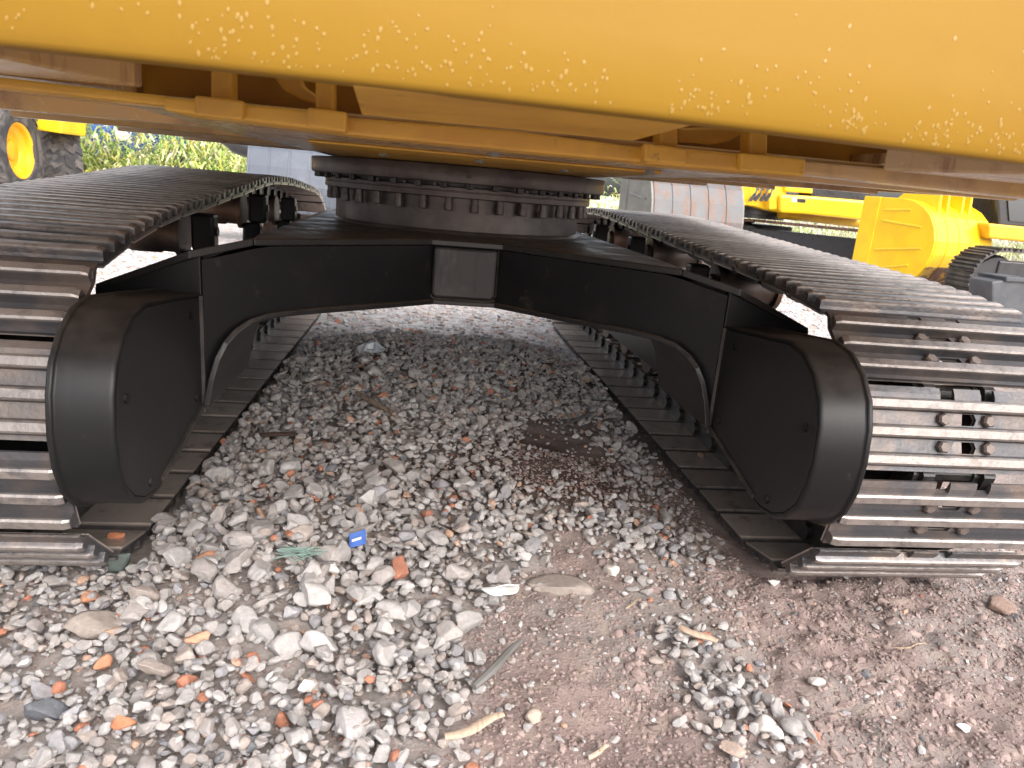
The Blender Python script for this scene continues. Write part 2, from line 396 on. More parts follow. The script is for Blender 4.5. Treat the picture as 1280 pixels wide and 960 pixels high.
def rotmat(n, tilt):
    a = rng.random(n)*2*math.pi; b = rng.normal(size=n)*tilt; c = rng.normal(size=n)*tilt
    ca, sa, cb, sb, cc_, sc_ = np.cos(a), np.sin(a), np.cos(b), np.sin(b), np.cos(c), np.sin(c)
    R = np.zeros((n,3,3)); Rz = R.copy(); Rx = R.copy(); Ry = R.copy()
    Rz[:,0,0]=ca; Rz[:,0,1]=-sa; Rz[:,1,0]=sa; Rz[:,1,1]=ca; Rz[:,2,2]=1
    Rx[:,0,0]=1; Rx[:,1,1]=cb; Rx[:,1,2]=-sb; Rx[:,2,1]=sb; Rx[:,2,2]=cb
    Ry[:,1,1]=1; Ry[:,0,0]=cc_; Ry[:,0,2]=sc_; Ry[:,2,0]=-sc_; Ry[:,2,2]=cc_
    return Rz@Rx@Ry
stones = []   # dict arrays
def scatter(n, xr, yr, rlo, rhi, prob, kind, sink, power=2.0, tilt=.35, stack=True):
    x = rng.uniform(*xr, n); y = rng.uniform(*yr, n)
    k = (rng.random(n) < prob(x, y)) & ~blocked(x, y)
    pr = proj(np.stack([x, y, np.zeros_like(x)], -1))
    k &= (pr[:,2] > .5) & (pr[:,0] > -160) & (pr[:,0] < 1440) & (pr[:,1] < 1120)
    x, y = x[k], y[k]; n = len(x)
    r = rlo+(rhi-rlo)*rng.random(n)**power
    s = np.stack([r*rng.uniform(1.0,1.35,n), r*rng.uniform(.75,1.0,n), r*rng.uniform(.5,.8,n)], -1)
    col = depth_lift(stone_colour(n, kind), y); R = rotmat(n, tilt); z = np.zeros(n)
    for i in range(n):
        hz = s[i,2]
        ci = int((x[i]-HX0)/CELL); cj = int((y[i]-HY0)/CELL); w = max(1, int(r[i]*.8/CELL))
        if stack and 4 < ci < HW-5 and 4 < cj < HH-5:
            pa = hmap[max(0,cj-w):cj+w+1, max(0,ci-w):ci+w+1]
            b = pa.mean()*.65+pa.max()*.35
            t0 = float(terrain(x[i], y[i]))
            b = min(b, t0+.045)
            z[i] = b+hz*(1-2*sink)
            top = z[i]+hz*.55
            np.maximum(pa, top, out=pa)
        else:
            z[i] = float(terrain(x[i], y[i]))+hz*(1-2*sink)
    stones.append(dict(x=x, y=y, z=z, s=s, col=col, R=R, r=r))
def patchy(x, y): return .35+.9*fnoise(x, y, .12, 41)
AREA = ((-2.1, 2.3), (.85, 4.6))
# big stones first, then smaller ones filling between
big_zone = lambda x, y: dens(x, y)*np.clip(.10+.9*np.exp(-(((x+.45)/.45)**2+((y-1.75)/.45)**2))+.8*np.exp(-(((x+.2)/.6)**2+((y-3.1)/.55)**2)), 0, 1)
soil_ = lambda x, y: sst(x, .15, .6)*(1-sst(y, 1.75, 2.1))
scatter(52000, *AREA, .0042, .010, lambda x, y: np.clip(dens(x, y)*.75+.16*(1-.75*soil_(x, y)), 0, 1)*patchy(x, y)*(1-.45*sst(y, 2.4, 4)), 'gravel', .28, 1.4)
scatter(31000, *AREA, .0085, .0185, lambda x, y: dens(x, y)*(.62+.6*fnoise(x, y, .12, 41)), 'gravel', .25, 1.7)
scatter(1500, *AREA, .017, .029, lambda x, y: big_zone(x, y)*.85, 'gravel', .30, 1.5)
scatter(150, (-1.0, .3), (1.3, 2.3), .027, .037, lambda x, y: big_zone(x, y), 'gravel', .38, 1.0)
# pebbles and clods on the soil
scatter(380, *AREA, .006, .013, lambda x, y: (1-dens(x, y))*.5, 'gravel', .45)
scatter(70000, (-1.9, 2.2), (.85, 2.6), .0026, .0068, lambda x, y: (1-.8*dens(x, y))*patchy(x, y), 'clod', .45, 2.2, stack=False)
scatter(1500, (.35, 2.1), (.95, 1.9), .007, .016, lambda x, y: (1-dens(x, y))*patchy(x, y)*.8, 'clod', .55, 2.0, stack=False)
# beyond the machine
scatter(22000, (-4.5, 5.2), (4.5, 9.5), .010, .026, lambda x, y: .55+.0*x, 'gravel', .35, 1.7, stack=False)

ALL = {k: np.concatenate([s[k] for s in stones]) for k in ('x','y','z','s','col','R','r')}
PP = proj(np.stack([ALL['x'], ALL['y'], ALL['z']], -1))
pix = ALL['r']/PP[:,2]*F_PX
inview = (PP[:,0] > 3) & (PP[:,0] < 1277) & (PP[:,1] > 380) & (PP[:,1] < 957)
order = np.argsort(-(pix*inview)); LARGE = order[:300]; islarge = np.zeros(len(pix), bool); islarge[LARGE] = True
L_ME = []
for i, (v, f) in enumerate(SHP_L):
    lm = bpy.data.meshes.new('stone'); lm.from_pydata(v.tolist(), [], f.tolist()); lm.materials.append(M_STONE)
    lm.polygons.foreach_set('use_smooth', [True]*len(lm.polygons)); L_ME.append(lm)
for i in LARGE:
    o = bpy.data.objects.new('stone', L_ME[int(rng.integers(len(L_ME)))]); COL.objects.link(o); o.parent = ground
    S = Matrix.Diagonal((*ALL['s'][i].tolist(), 1)); R = Matrix(ALL['R'][i].tolist()).to_4x4()
    o.matrix_local = Matrix.Translation((ALL['x'][i], ALL['y'][i], ALL['z'][i])) @ R @ S
    o.color = (*ALL['col'][i].tolist(), 1)
def stone_mass(name, idx, shapes, smooth):
    vs, fs, cs = [], [], []; off = 0
    which = rng.integers(len(shapes), size=len(idx))
    for k, (v, f) in enumerate(shapes):
        sel = idx[which == k]
        if not len(sel): continue
        P = np.einsum('nij,nvj->nvi', ALL['R'][sel], v[None]*ALL['s'][sel][:, None, :])
        P += np.stack([ALL['x'][sel], ALL['y'][sel], ALL['z'][sel]], -1)[:, None, :]
        n = len(sel); F = f[None]+(np.arange(n)*len(v))[:, None, None]+off
        vs.append(P.reshape(-1,3)); fs.append(F.reshape(-1,3)); cs.append(np.repeat(ALL['col'][sel], len(v), 0)); off += n*len(v)
    V = np.concatenate(vs).astype(np.float32); Fq = np.concatenate(fs).astype(np.int32); C_ = np.concatenate(cs)
    me = bpy.data.meshes.new(name); me.vertices.add(len(V)); me.vertices.foreach_set('co', V.ravel())
    me.loops.add(Fq.size); me.loops.foreach_set('vertex_index', Fq.ravel())
    me.polygons.add(len(Fq)); me.polygons.foreach_set('loop_start', np.arange(0, Fq.size, 3, dtype=np.int32))
    me.polygons.foreach_set('use_smooth', np.full(len(Fq), smooth)); me.update(calc_edges=True)
    a = me.color_attributes.new('Col', 'FLOAT_COLOR', 'POINT'); c4 = np.ones((len(V),4), np.float32); c4[:,:3] = C_; a.data.foreach_set('color', c4.ravel())
    me.materials.append(M_GRAVEL); o = bpy.data.objects.new(name, me); COL.objects.link(o); o.parent = ground; tag(o, kind='stuff'); return o
rest = np.where(~islarge)[0]
stone_mass('large_gravel', rest[pix[rest] > 9.6], SHP_N, True)
stone_mass('gravel', rest[(pix[rest] > 4.0) & (pix[rest] <= 9.6)], SHP_M, False)
stone_mass('fine_gravel', rest[pix[rest] <= 4.0], SHP_S, False)

# ------------------------------------------------------------------ the excavator overhead
EXC = thing('excavator', 'large yellow excavator overhead, seen from beneath between its two black crawler tracks', 'excavator', (0, 3.5, 0))
CYC = 3.5
# ---- crawler tracks
PITCH_T = .196; TIP = .088
def arc(cy, cz, r, a0, a1, n):
    return [(cy+r*math.cos(rad(a0+(a1-a0)*i/n)), cz+r*math.sin(rad(a0+(a1-a0)*i/n))) for i in range(n+1)]
def track_path(top):
    rp = .430-TIP
    pts = [(y, TIP-.004) for y in np.linspace(1.95, 5.42, 40)]
    pts += arc(5.45, .44, .44-TIP, -88, 62, 24)
    tp = sorted(top, reverse=True)
    ty = np.array([t[0] for t in tp][::-1]); tz = np.array([t[1] for t in tp][::-1])
    for y in np.linspace(5.30, 2.02, 50):
        pts.append((y, float(np.interp(y, ty, tz))-TIP))
    pts += arc(1.908, .430, rp, 108, 268, 30)
    return np.array(pts)
def smooth_top(pts):
    y = np.array([p[0] for p in pts]); z = np.array([p[1] for p in pts])
    yy = np.linspace(y.min(), y.max(), 60); zz = np.interp(yy, y, z)
    for _ in range(6): zz[1:-1] = (zz[:-2]+2*zz[1:-1]+zz[2:])/4
    return list(zip(yy, zz))
TOP_L = smooth_top([(1.8,.84),(2.05,.895),(2.3,.918),(2.54,.933),(3.075,.968),(3.7,1.016),(4.37,1.0),(5.2,.945),(5.5,.9)])
TOP_R = smooth_top([(1.8,.84),(2.05,.868),(2.3,.88),(2.65,.892),(3.25,.920),(3.99,.957),(4.49,.975),(5.2,.945),(5.5,.9)])
def resample(pts, n):
    P = np.vstack([pts, pts[:1]]); d = np.linalg.norm(np.diff(P, axis=0), axis=1); s = np.r_[0, np.cumsum(d)]
    t = np.linspace(0, s[-1], n, endpoint=False)
    return np.stack([np.interp(t, s, P[:,0]), np.interp(t, s, P[:,1])], -1), s[-1]/n
def shoe_mesh(pitch):
    """origin: grouser-tip level, z outward, y along the track, x across"""
    m = MB(); W = .30; k_ = pitch/.176; zt, zb = -.030, -.043
    xs = [-W, -.078, -.045, -.036, .036, .045, .078, W]
    ys = [-.061*k_, -.045*k_, -.017*k_, .017*k_, .045*k_, .086*k_]
    holes = {(3, 1), (3, 3)}; nx, ny = len(xs)-1, len(ys)-1
    def quad2(a, b, c, d):
        m.add([(*p, zt) for p in (a,b,c,d)]+[(*p, zb) for p in (a,b,c,d)], [(0,1,2,3),(7,6,5,4)])
    for i in range(nx):
        for j in range(ny):
            x0, x1, y0, y1 = xs[i], xs[i+1], ys[j], ys[j+1]
            if (i, j) in holes:
                cx, cy = (x0+x1)/2, (y0+y1)/2; hx, hy = (x1-x0)/2, (y1-y0)/2
                outer = [(x0,y0),(cx,y0),(x1,y0),(x1,cy),(x1,y1),(cx,y1),(x0,y1),(x0,cy)]
                ix, iy = hx*.93, hy*.92
                inner = [(cx-ix*.80,cy-iy),(cx,cy-iy),(cx+ix*.80,cy-iy),(cx+ix,cy),(cx+ix*.80,cy+iy),(cx,cy+iy),(cx-ix*.80,cy+iy),(cx-ix,cy)]
                for k in range(8):
                    n_ = (k+1) % 8; quad2(outer[k], outer[n_], inner[n_], inner[k])
                    m.add([(*inner[k],zt),(*inner[n_],zt),(*inner[n_],zb),(*inner[k],zb)], [(0,1,2,3)])
            else: quad2((x0,y0),(x1,y0),(x1,y1),(x0,y1))
            for (di, dj, a, b) in ((-1,0,(x0,y0),(x0,y1)),(1,0,(x1,y0),(x1,y1)),(0,-1,(x0,y0),(x1,y0)),(0,1,(x0,y1),(x1,y1))):
                I, J = i+di, j+dj
                if I < 0 or J < 0 or I >= nx or J >= ny: m.add([(*a,zt),(*b,zt),(*b,zb),(*a,zb)], [(0,1,2,3)])
    for x0, x1 in ((-W, -.074), (-.036, .036), (.074, W)):          # curved lip lapping over the next shoe
        m.loft([[(x0,-.058*k_,-.044),(x0,-.058*k_,-.028),(x1,-.058*k_,-.028),(x1,-.058*k_,-.044)],
                [(x0,-.070*k_,-.036),(x0,-.070*k_,-.018),(x1,-.070*k_,-.018),(x1,-.070*k_,-.036)],
                [(x0,-.084*k_,-.0285),(x0,-.084*k_,-.018),(x1,-.084*k_,-.018),(x1,-.084*k_,-.0285)],
                [(x0,-.0985*k_,-.0285),(x0,-.0985*k_,-.023),(x1,-.0985*k_,-.023),(x1,-.0985*k_,-.0285)]])
    for k, yc in enumerate((-.060*k_, 0, .061*k_)):
        hw = W-.002; prof = [(-.018, zt-.002), (-.0155, -.022), (-.0135, -.004), (-.009, 0), (.009, 0), (.0135, -.004), (.0155, -.022), (.018, zt-.002)]
        xa = [-hw, -hw+.014, -.15, .02, .17, hw-.014, hw]; zs = [.82, 1, .97, 1.0, .96, 1, .82]
        rings = []
        for x, sc in zip(xa, zs):
            rings.append([(x, yc+p[0]*(1 if sc > .9 else .92), zt-.002+(p[1]-(zt-.002))*sc) for p in prof])
        m.loft(rings)
    return m
def link_mesh(pitch):
    m = MB()
    for sx in (-1, 1):
        h = pitch/2
        prof = [(-h-.034,-.062),(-h-.015,-.043),(h-.045,-.043),(h-.02,-.052),(h+.01,-.052),(h+.030,-.068),(h+.030,-.095),(h+.01,-.108),(h-.04,-.118),(0,-.121),(-h+.03,-.118),(-h-.034,-.095)]
        m.prism(prof, 'x', sx*.083-.015, sx*.083+.015)
        for y in (-h+.0, h):
            m.lathe([(0,sx*.083-.03),(.028,sx*.083-.03),(.028,sx*.083+.03),(0,sx*.083+.03)], (0,y,-.084), 'x', 10)
    m.lathe([(0,-.09),(.026,-.09),(.026,.09),(0,.09)], (0,-pitch/2,-.088), 'x', 10)
    return m
def bolt_mesh():
    m = MB(); m.lathe([(0,-.002),(.0165,-.002),(.0165,.010),(.0125,.0155),(0,.0155)], (0,0,-.030), 'z', 6); return m
B_ME = None
for side, top in ((-1, TOP_L), (1, TOP_R)):
    path = track_path(top); n = int(round(np.linalg.norm(np.diff(np.vstack([path, path[:1]]), axis=0), axis=1).sum()/PITCH_T))
    P, pitch = resample(path, n)
    if B_ME is None or side == 1:
        SH = shoe_mesh(pitch).mesh('track_shoe', M_SHOE); LK = link_mesh(pitch).mesh('track_link', M_LINK)
        bt = bolt_mesh(); B_ME = bt.mesh('shoe_bolt', M_BOLT)
    for i in range(n):
        a, b = P[i], P[(i+1) % n]; mid = (a+b)/2; t = (b-a)/np.linalg.norm(b-a)
        nrm = np.array([t[1], -t[0]])           # outward for a counter-clockwise loop in (y,z)
        jit = rng.normal(size=3)*.004
        Mx = Matrix(((1,0,0,side*1.19),(0,t[0],nrm[0],mid[0]+nrm[0]*TIP),(0,t[1],nrm[1],mid[1]+nrm[1]*TIP),(0,0,0,1)))
        Mx = Mx @ Matrix.Rotation(jit[0]*1.5, 4, 'X') @ Matrix.Rotation(jit[1]*.6, 4, 'Z')
        s = inst(SH, 'track_shoe', EXC, Mx); inst(LK, 'track_link', EXC, Mx)
        if mid[0] < 2.6 and mid[1] > .05 and (side == 1 or mid[0] < 1.9) and not (mid[0] > 2.0 and mid[1] < .5):
            for bx in (-.061, .061):
                for by in (-.0325, .0325):
                    o = bpy.data.objects.new('shoe_bolt', B_ME); COL.objects.link(o); o.parent = s
                    o.matrix_local = Matrix.Translation((bx, by*pitch/.19, 0)) @ Matrix.Rotation(rng.random()*1.0, 4, 'Z')
    S = side
    # track frame, rollers, sprocket, idler
    tf = MB(); tf.prism([(2.0,.22),(5.2,.22),(5.2,.44),(4.9,.54),(2.35,.54),(2.0,.44)], 'x', S*1.02, S*1.36)
    build(tf, 'track_frame', M_BLACK, EXC, .01)
    for y in (2.32, 2.75, 3.2, 3.65, 4.1, 4.55, 5.0):
        r = MB(); r.lathe([(0,-.15),(.06,-.15),(.06,-.13),(.115,-.13),(.115,-.095),(.085,-.09),(.085,.09),(.115,.095),(.115,.13),(.06,.13),(.06,.15),(0,.15)], (S*1.19, y, .265), 'x', 24)
        build(r, 'track_roller', M_ROLLER, EXC, smooth=True)
    zt = lambda y: float(np.interp(y, [p[0] for p in top], [p[1] for p in top]))
    for y in (2.93, 3.86, 4.7):
        zc = zt(y)-.121-.064
        r = MB(); r.lathe([(0,-.155),(.045,-.155),(.05,-.14),(.088,-.138),(.088,-.12),(.070,-.115),(.068,-.06),(.074,-.05),(.074,.05),(.068,.06),(.070,.115),(.088,.12),(.088,.14),(0,.14)], (S*1.20, y, zc), 'x', 28)
        build(r, 'carrier_roller', M_ROLLER, EXC, smooth=True)
        b = MB(); b.box(min(S*.945,S*1.03), max(S*.945,S*1.03), y-.04, y+.035, zc-.055, zc+.085)
        b.prism([(y-.03,zc-.057),(y+.03,zc-.057),(y+.09,.53),(y-.09,.53)], 'x', S*.975, S*1.06)
        br = build(b, 'roller_bracket', M_BLACK, EXC, .012)
        c = MB(); c.lathe([(0,-.008),(.02,-.008),(.02,.006),(0,.006)], (S*.945, y, zc+.02), 'x', 6); build(c, 'bracket_bolt', M_LINK, br)
    sp = MB(); ring = []
    for k in range(23):
        for da, rr in ((-.28,.245),(-.16,.30),(.16,.30),(.28,.245)):
            a = 2*math.pi*(k+da)/23; ring.append((1.908+rr*math.cos(a), .43+rr*math.sin(a)))
    sp.prism(ring, 'x', S*1.19-.035, S*1.19+.035); build(sp, 'drive_sprocket', M_ROLLER, EXC)
    hb = MB(); hb.lathe([(0,-.30),(.19,-.30),(.2,-.28),(.2,.14),(0,.14)], (S*1.15, 1.908, .43), 'x', 40) if S > 0 else hb.lathe([(0,-.14),(.2,-.14),(.2,.28),(.19,.30),(0,.30)], (S*1.15, 1.908, .43), 'x', 40)
    build(hb, 'final_drive', M_BLACK, EXC, smooth=True)
    idl = MB(); idl.lathe([(0,-.08),(.25,-.08),(.25,-.045),(.29,-.04),(.29,.04),(.25,.045),(.25,.08),(0,.08)], (S*1.19, 5.45, .44), 'x', 40); build(idl, 'idler_wheel', M_ROLLER, EXC, smooth=True)
    # motor guard at the near end
    D = [(2.07,.70),(1.80,.728),(1.66,.742),(1.585,.728),(1.525,.692),(1.482,.64),(1.46,.58),(1.452,.50),(1.460,.43),(1.485,.365),(1.53,.318),(1.59,.288),(1.66,.278),(1.74,.288),(2.07,.385)]
    cen = np.array([1.75,.52])
    def ringD(x, k): return [(S*x, *(cen+(np.array(p)-cen)*k)) for p in D]
    g = MB(); g.loft([ringD(.884,1.0), ringD(.882,1.03), ringD(.875,1.03), ringD(.872,1.03), ringD(.868,1.008), ringD(.842,1.003), ringD(.838,1.0), ringD(.768,.998), ringD(.760,.990), ringD(.757,.975), ringD(.757,.948), ringD(.765,.945)])
    build(g, 'motor_guard', M_BLACK, EXC, .004, smooth=True)
    cp = MB(); cp.prism([tuple(cen+(np.array(p)-cen)*.940) for p in D], 'x', S*.766, S*.7585)
    cov = build(cp, 'cover_plate', M_COVER, EXC, .003)
    for (y, z) in ((1.96,.655),(1.99,.42),(1.63,.325),(1.52,.56)):
        c = MB(); c.lathe([(0,-.006),(.011,-.006),(.011,.004),(0,.004)], (S*.7575, y, z), 'x', 6); build(c, 'cover_bolt', M_BLACK, cov)
    wl = MB(); wl.tube([(S*.757, 2.05,.695),(S*.757,2.05,.36)], .009, 6); wl.tube([(S*.757,2.045,.38),(S*.757,1.70,.302)], .008, 6)
    build(wl, 'weld_bead', M_WELD, EXC, smooth=True)
    gs = MB(); gs.prism([(S*.755,.62),(S*1.03,.62),(S*1.03,.700),(S*.985,.716),(S*.86,.768),(S*.755,.806)], 'y', 2.055, 2.085)
    build(gs, 'side_gusset', M_BLACK, EXC, .004)

# ---- car body (X frame)
XS = np.array([0,.11,.25,.4,.52,.60,.645,.68,.705,.725,.74,.752])
BOT = np.array([.635,.635,.635,.636,.637,.634,.622,.597,.565,.520,.46,.385])
TOPZ = np.array([.826,.826,.826,.826,.826,.826,.818,.808,.802,.797,.793,.790])
FY = np.interp(XS, [0,.11,.76], [2.64,2.64,2.05])
def xmir(a, sgn=1): return np.r_[-a[::-1] if sgn < 0 else a[::-1], a[1:]]
X_ = np.r_[-XS[::-1], XS[1:]]; B_ = np.r_[BOT[::-1], BOT[1:]]; T_ = np.r_[TOPZ[::-1], TOPZ[1:]]; Y_ = np.r_[FY[::-1], FY[1:]]
for rear in (0, 1):
    my = (lambda y: 2*CYC-y) if rear else (lambda y: y)
    wb = MB(); rings = [[(x, my(y), b), (x, my(y), t), (x, my(y+.46), t), (x, my(y+.46), b)] for x, y, b, t in zip(X_, Y_, B_, T_)]
    wb.loft(rings); build(wb, 'frame_web', M_BLACK, EXC)
    fl = MB(); rings = []
    for i in range(len(X_)):
        j0, j1 = max(i-1, 0), min(i+1, len(X_)-1); t = np.array([X_[j1]-X_[j0], B_[j1]-B_[j0]]); t /= np.linalg.norm(t); nn = np.array([t[1], -t[0]])*.017
        a = (X_[i], B_[i]-.0005); b = (X_[i]+nn[0], B_[i]+nn[1]); y0, y1 = my(Y_[i]-.030), my(Y_[i]+.44)
        rings.append([(a[0],y0,a[1]),(a[0],y1,a[1]),(b[0],y1,b[1]),(b[0],y0,b[1])])
    fl.loft(rings); build(fl, 'bottom_flange', M_TOPBLACK, EXC, .003)
# sloped shoulders + top plate
tp = MB()
poly = [(-.125,2.608),(.125,2.608),(.635,2.150),(.655,2.30),(.655,4.70),(.635,4.85),(.125,4.392),(-.125,4.392),(-.635,4.85),(-.655,4.70),(-.655,2.30),(-.635,2.150)]
tp.prism(poly, 'z', .829, .851); build(tp, 'top_plate', M_TOPBLACK, EXC, .004)
for S in (-1, 1):
    for rear in (0, 1):
        my = (lambda y: 2*CYC-y) if rear else (lambda y: y)
        a = MB(); a.loft([[(S*.636,my(2.149),.829),(S*.636,my(2.149),.851),(S*.656,my(2.75),.851),(S*.656,my(2.75),.829)],
                          [(S*.775,my(2.03),.795),(S*.775,my(2.03),.817),(S*.85,my(2.6),.745),(S*.85,my(2.6),.723)],
                          [(S*1.03,my(2.06),.690),(S*1.03,my(2.06),.708),(S*1.03,my(2.55),.56),(S*1.03,my(2.55),.54)]])
        build(a, 'shoulder_plate', M_TOPBLACK, EXC, .003)
bx = MB()
prof = [(-.120,.828),(.112,.828),(.113,.66),(.108,.648),(.095,.640),(-.104,.640),(-.116,.648),(-.121,.66)]
bx.prism(prof, 'y', 2.6125, 2.66); bxo = build(bx, 'centre_box', M_BOXST, EXC, .012, seg=3)
wl = MB(); wl.tube([(-.125,2.634,.825),(-.125,2.634,.66),(-.118,2.628,.642),(-.10,2.622,.6375),(.092,2.622,.6375),(.110,2.630,.642),(.117,2.636,.66),(.116,2.636,.825)], .004, 6)
build(wl, 'weld_bead', M_WELD, bxo, smooth=True)

# ---- swing bearing
br = MB(); br.lathe([(0,.851),(.575,.851),(.572,.857),(.562,.865),(.560,.99),(0,.99)], (0,CYC,0), 'z', 96); build(br, 'bearing_base', M_BEAR, EXC, smooth=True)
br = MB(); br.lathe([(0,.992),(.606,.992),(.610,.995),(.610,1.013),(.607,1.015),(.607,1.017),(.610,1.019),(.610,1.031),(.606,1.034),(0,1.034)], (0,CYC,0), 'z', 96); build(br, 'bearing_ring', M_BEAR, EXC, smooth=True)
br = MB(); br.lathe([(0,1.034),(.585,1.034),(.585,1.047),(0,1.047)], (0,CYC,0), 'z', 96); build(br, 'bearing_seal', M_LINK, EXC, smooth=True)
br = MB(); br.lathe([(0,1.047),(.660,1.047),(.668,1.050),(.670,1.056),(.670,1.108),(.667,1.112),(.55,1.118),(0,1.118)], (0,CYC,0), 'z', 128); ur = build(br, 'swing_ring', M_BEAR, EXC, smooth=True)
c = MB(); c.lathe([(0,-.003),(.011,-.003),(.011,.003),(0,.003)], (-.0,CYC-.670,1.078), 'y', 16); build(c, 'grease_plug', M_LINK, ur)
rb = MB(); rb.lathe([(0,.940),(.0145,.940),(.017,.944),(.017,.970),(.0145,.971),(.0145,.993),(0,.993)], (0,0,0), 'z', 12); RB = rb.mesh('bearing_bolt', M_BEAR)
for k in range(36):
    a = 2*math.pi*(k+.35)/36; inst(RB, 'bearing_bolt', EXC, Matrix.Translation((.586*math.cos(a), CYC+.586*math.sin(a), rng.normal()*.002)))
rb = MB(); rb.lathe([(0,1.027),(.013,1.027),(.015,1.030),(.015,1.049),(0,1.049)], (0,0,0), 'z', 6); RB2 = rb.mesh('ring_bolt', M_LINK)
for k in range(40):
    a = 2*math.pi*(k+.1)/40; inst(RB2, 'ring_bolt', EXC, Matrix.Translation((.642*math.cos(a), CYC+.642*math.sin(a), 0)) @ Matrix.Rotation(a, 4, 'Z'))
rb = MB(); rb.lathe([(0,1.033),(.010,1.033),(.010,1.041),(0,1.041)], (0,0,0), 'z', 6); RB3 = rb.mesh('flange_bolt', M_BEAR)
for k in range(30):
    a = 2*math.pi*(k+.5)/30; inst(RB3, 'flange_bolt', EXC, Matrix.Translation((.596*math.cos(a), CYC+.596*math.sin(a), 0)))

# ---- upper structure: counterweight, revolving frame, decks, house
RC = 2.77
def cwY(x, inset=0): return CYC-RC+inset+5-math.sqrt(25-x*x)
prof = [(.30,1.60),(.040,1.60),(.040,1.1350),(.022,1.1345),(.0135,1.1349),(.0100,1.1370),(.0080,1.1412),(.0058,1.150),(.0036,1.163),(.0018,1.177),(.0006,1.191),(0,1.206),(0,1.36),(.012,1.50),(.02,1.85),(.05,1.90),(.30,1.92)]
prof = [(r, z-.006 if z < 1.3 else z) for r, z in prof]
cw = MB(); xs = np.linspace(-1.34, 1.34, 61)
cw.loft([[(x, cwY(x, r), z-.015*x) for r, z in prof] for x in xs])
def slab(x0, x1, xb0, xb1, m, z0=1.1300, z1=1.40, yb=1.10):
    fx = np.linspace(x0, x1, 9); f = [(x, cwY(x, .023)) for x in fx]
    b = MB(); b.prism(f+[(xb1, yb), (xb0, yb)], 'z', z0, z1); build(b, 'counterweight_base', m, CWO, .004)
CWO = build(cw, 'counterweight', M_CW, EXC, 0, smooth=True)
slab(-1.34, -.66, -1.34, -.545, M_UNDER, 1.1385); slab(-.235, .125, -.255, .145, M_FRAMEY, 1.131); slab(.70, 1.34, .545, 1.34, M_UNDER, 1.1225)  # slab colours raised above the counterweight paint for missing bounce light
# dried drops along the lower edge of the counterweight
sp = MB(); 
for k in range(620):
    x = rng.uniform(-.62, .66); z = 1.136+abs(rng.normal())*.026
    if rng.random() < .1: z = 1.16+rng.random()*.10
    if z > 1.30 or fnoise(np.array([x]), np.array([z]), .07, 51)[0] < .33: continue
    r = rng.uniform(.0008, .0019); rz = r*rng.uniform(1.0, 1.8); lean = rng.normal()*.25+.35
    inset = float(np.interp(z+.006, [1.1345,1.1349,1.1370,1.1412,1.150,1.163,1.177,1.191,1.206], [.022,.0135,.0100,.0080,.0058,.0036,.0018,.0006,0]))
    d_in = float(np.interp(z+.010, [1.1345,1.1349,1.1370,1.1412,1.150,1.163,1.177,1.191,1.206], [.022,.0135,.0100,.0080,.0058,.0036,.0018,.0006,0]))
    slope = (inset-d_in)/.004
    y = cwY(x, inset); ring = []
    for i in range(8):
        a = 2*math.pi*i/8; dz = rz*math.sin(a); dx = r*math.cos(a)+dz*lean*.4
        ring.append((x+dx, y-.0003-dz*slope, z+dz-.015*x))
    o = len(sp.v); sp.v += ring+[(x, y-.0007, z-.015*x)]; sp.f += [(o+i, o+(i+1) % 8, o+8) for i in range(8)]
tag(build(sp, 'paint_drops', M_SPOT, CWO, smooth=True), kind='stuff')
# revolving frame behind the counterweight
def on(px, py, Y): p = atY(px, py, Y); return (float(p[0]), float(p[2]))
def bar(name, q, Y0, Y1, m, bev=.004):
    b = MB(); b.prism([on(*p, Y0) for p in q], 'y', Y0, Y1); return build(b, name, m, EXC, bev)
bar('tail_plate', [(425,146),(640,163),(815,186),(815,204),(640,188),(425,167)], 1.15, 1.24, M_FRAMEY)
bar('tail_plate', [(205,121),(432,142),(432,166),(205,138)], 1.120, 1.24, M_FRAMEY)
bar('tail_plate', [(808,181),(1005,200),(1005,221),(808,204)], 1.120, 1.24, M_FRAMEY)
bar('mount_pad', [(243,119),(304,126),(303,150),(243,144)], 1.105, 1.121, M_FRAMEY, .003)
bar('mount_pad', [(384,134),(433,140),(432,165),(384,158)], 1.105, 1.121, M_FRAMEY, .003)
bar('mount_pad', [(806,179),(858,186),(858,206),(806,201)], 1.105, 1.121, M_FRAMEY, .003)
bar('mount_pad', [(926,191),(1008,199),(1006,220),(926,213)], 1.105, 1.121, M_FRAMEY, .003)
bar('tail_rail', [(-140,80),(208,120),(208,132),(-140,94)], 1.16, 1.23, M_FRAMEY)
bar('tail_rail', [(1000,201),(1420,238),(1420,262),(1000,217)], 1.16, 1.23, M_UNDER)
for a, b in (((263,80),(289,131)), ((394,95),(417,140))):
    bar('mount_post', [(a[0],a[1]),(b[0],a[1]+3),(b[0],b[1]),(a[0],b[1]-3)], 1.15, 1.19, M_FRAMEY)
for a, b in (((825,150),(848,188)), ((937,150),(960,198))):
    bar('mount_post', [(a[0],a[1]),(b[0],a[1]+2),(b[0],b[1]),(a[0],b[1]-2)], 1.15, 1.19, M_FRAMEY)
bar('frame_gusset', [(338,90),(374,92),(380,108),(396,119),(398,131),(376,124),(354,112)], 1.22, 1.245, M_FRAMEY)
bar('frame_gusset', [(848,160),(935,158),(926,168),(912,176),(890,181),(850,178)], 1.22, 1.245, M_FRAMEY)
cavity = MB(); cavity.box(-.75, .75, 1.34, 1.38, 1.14, 1.62); build(cavity, 'frame_wall', M_FRAMEY, EXC)
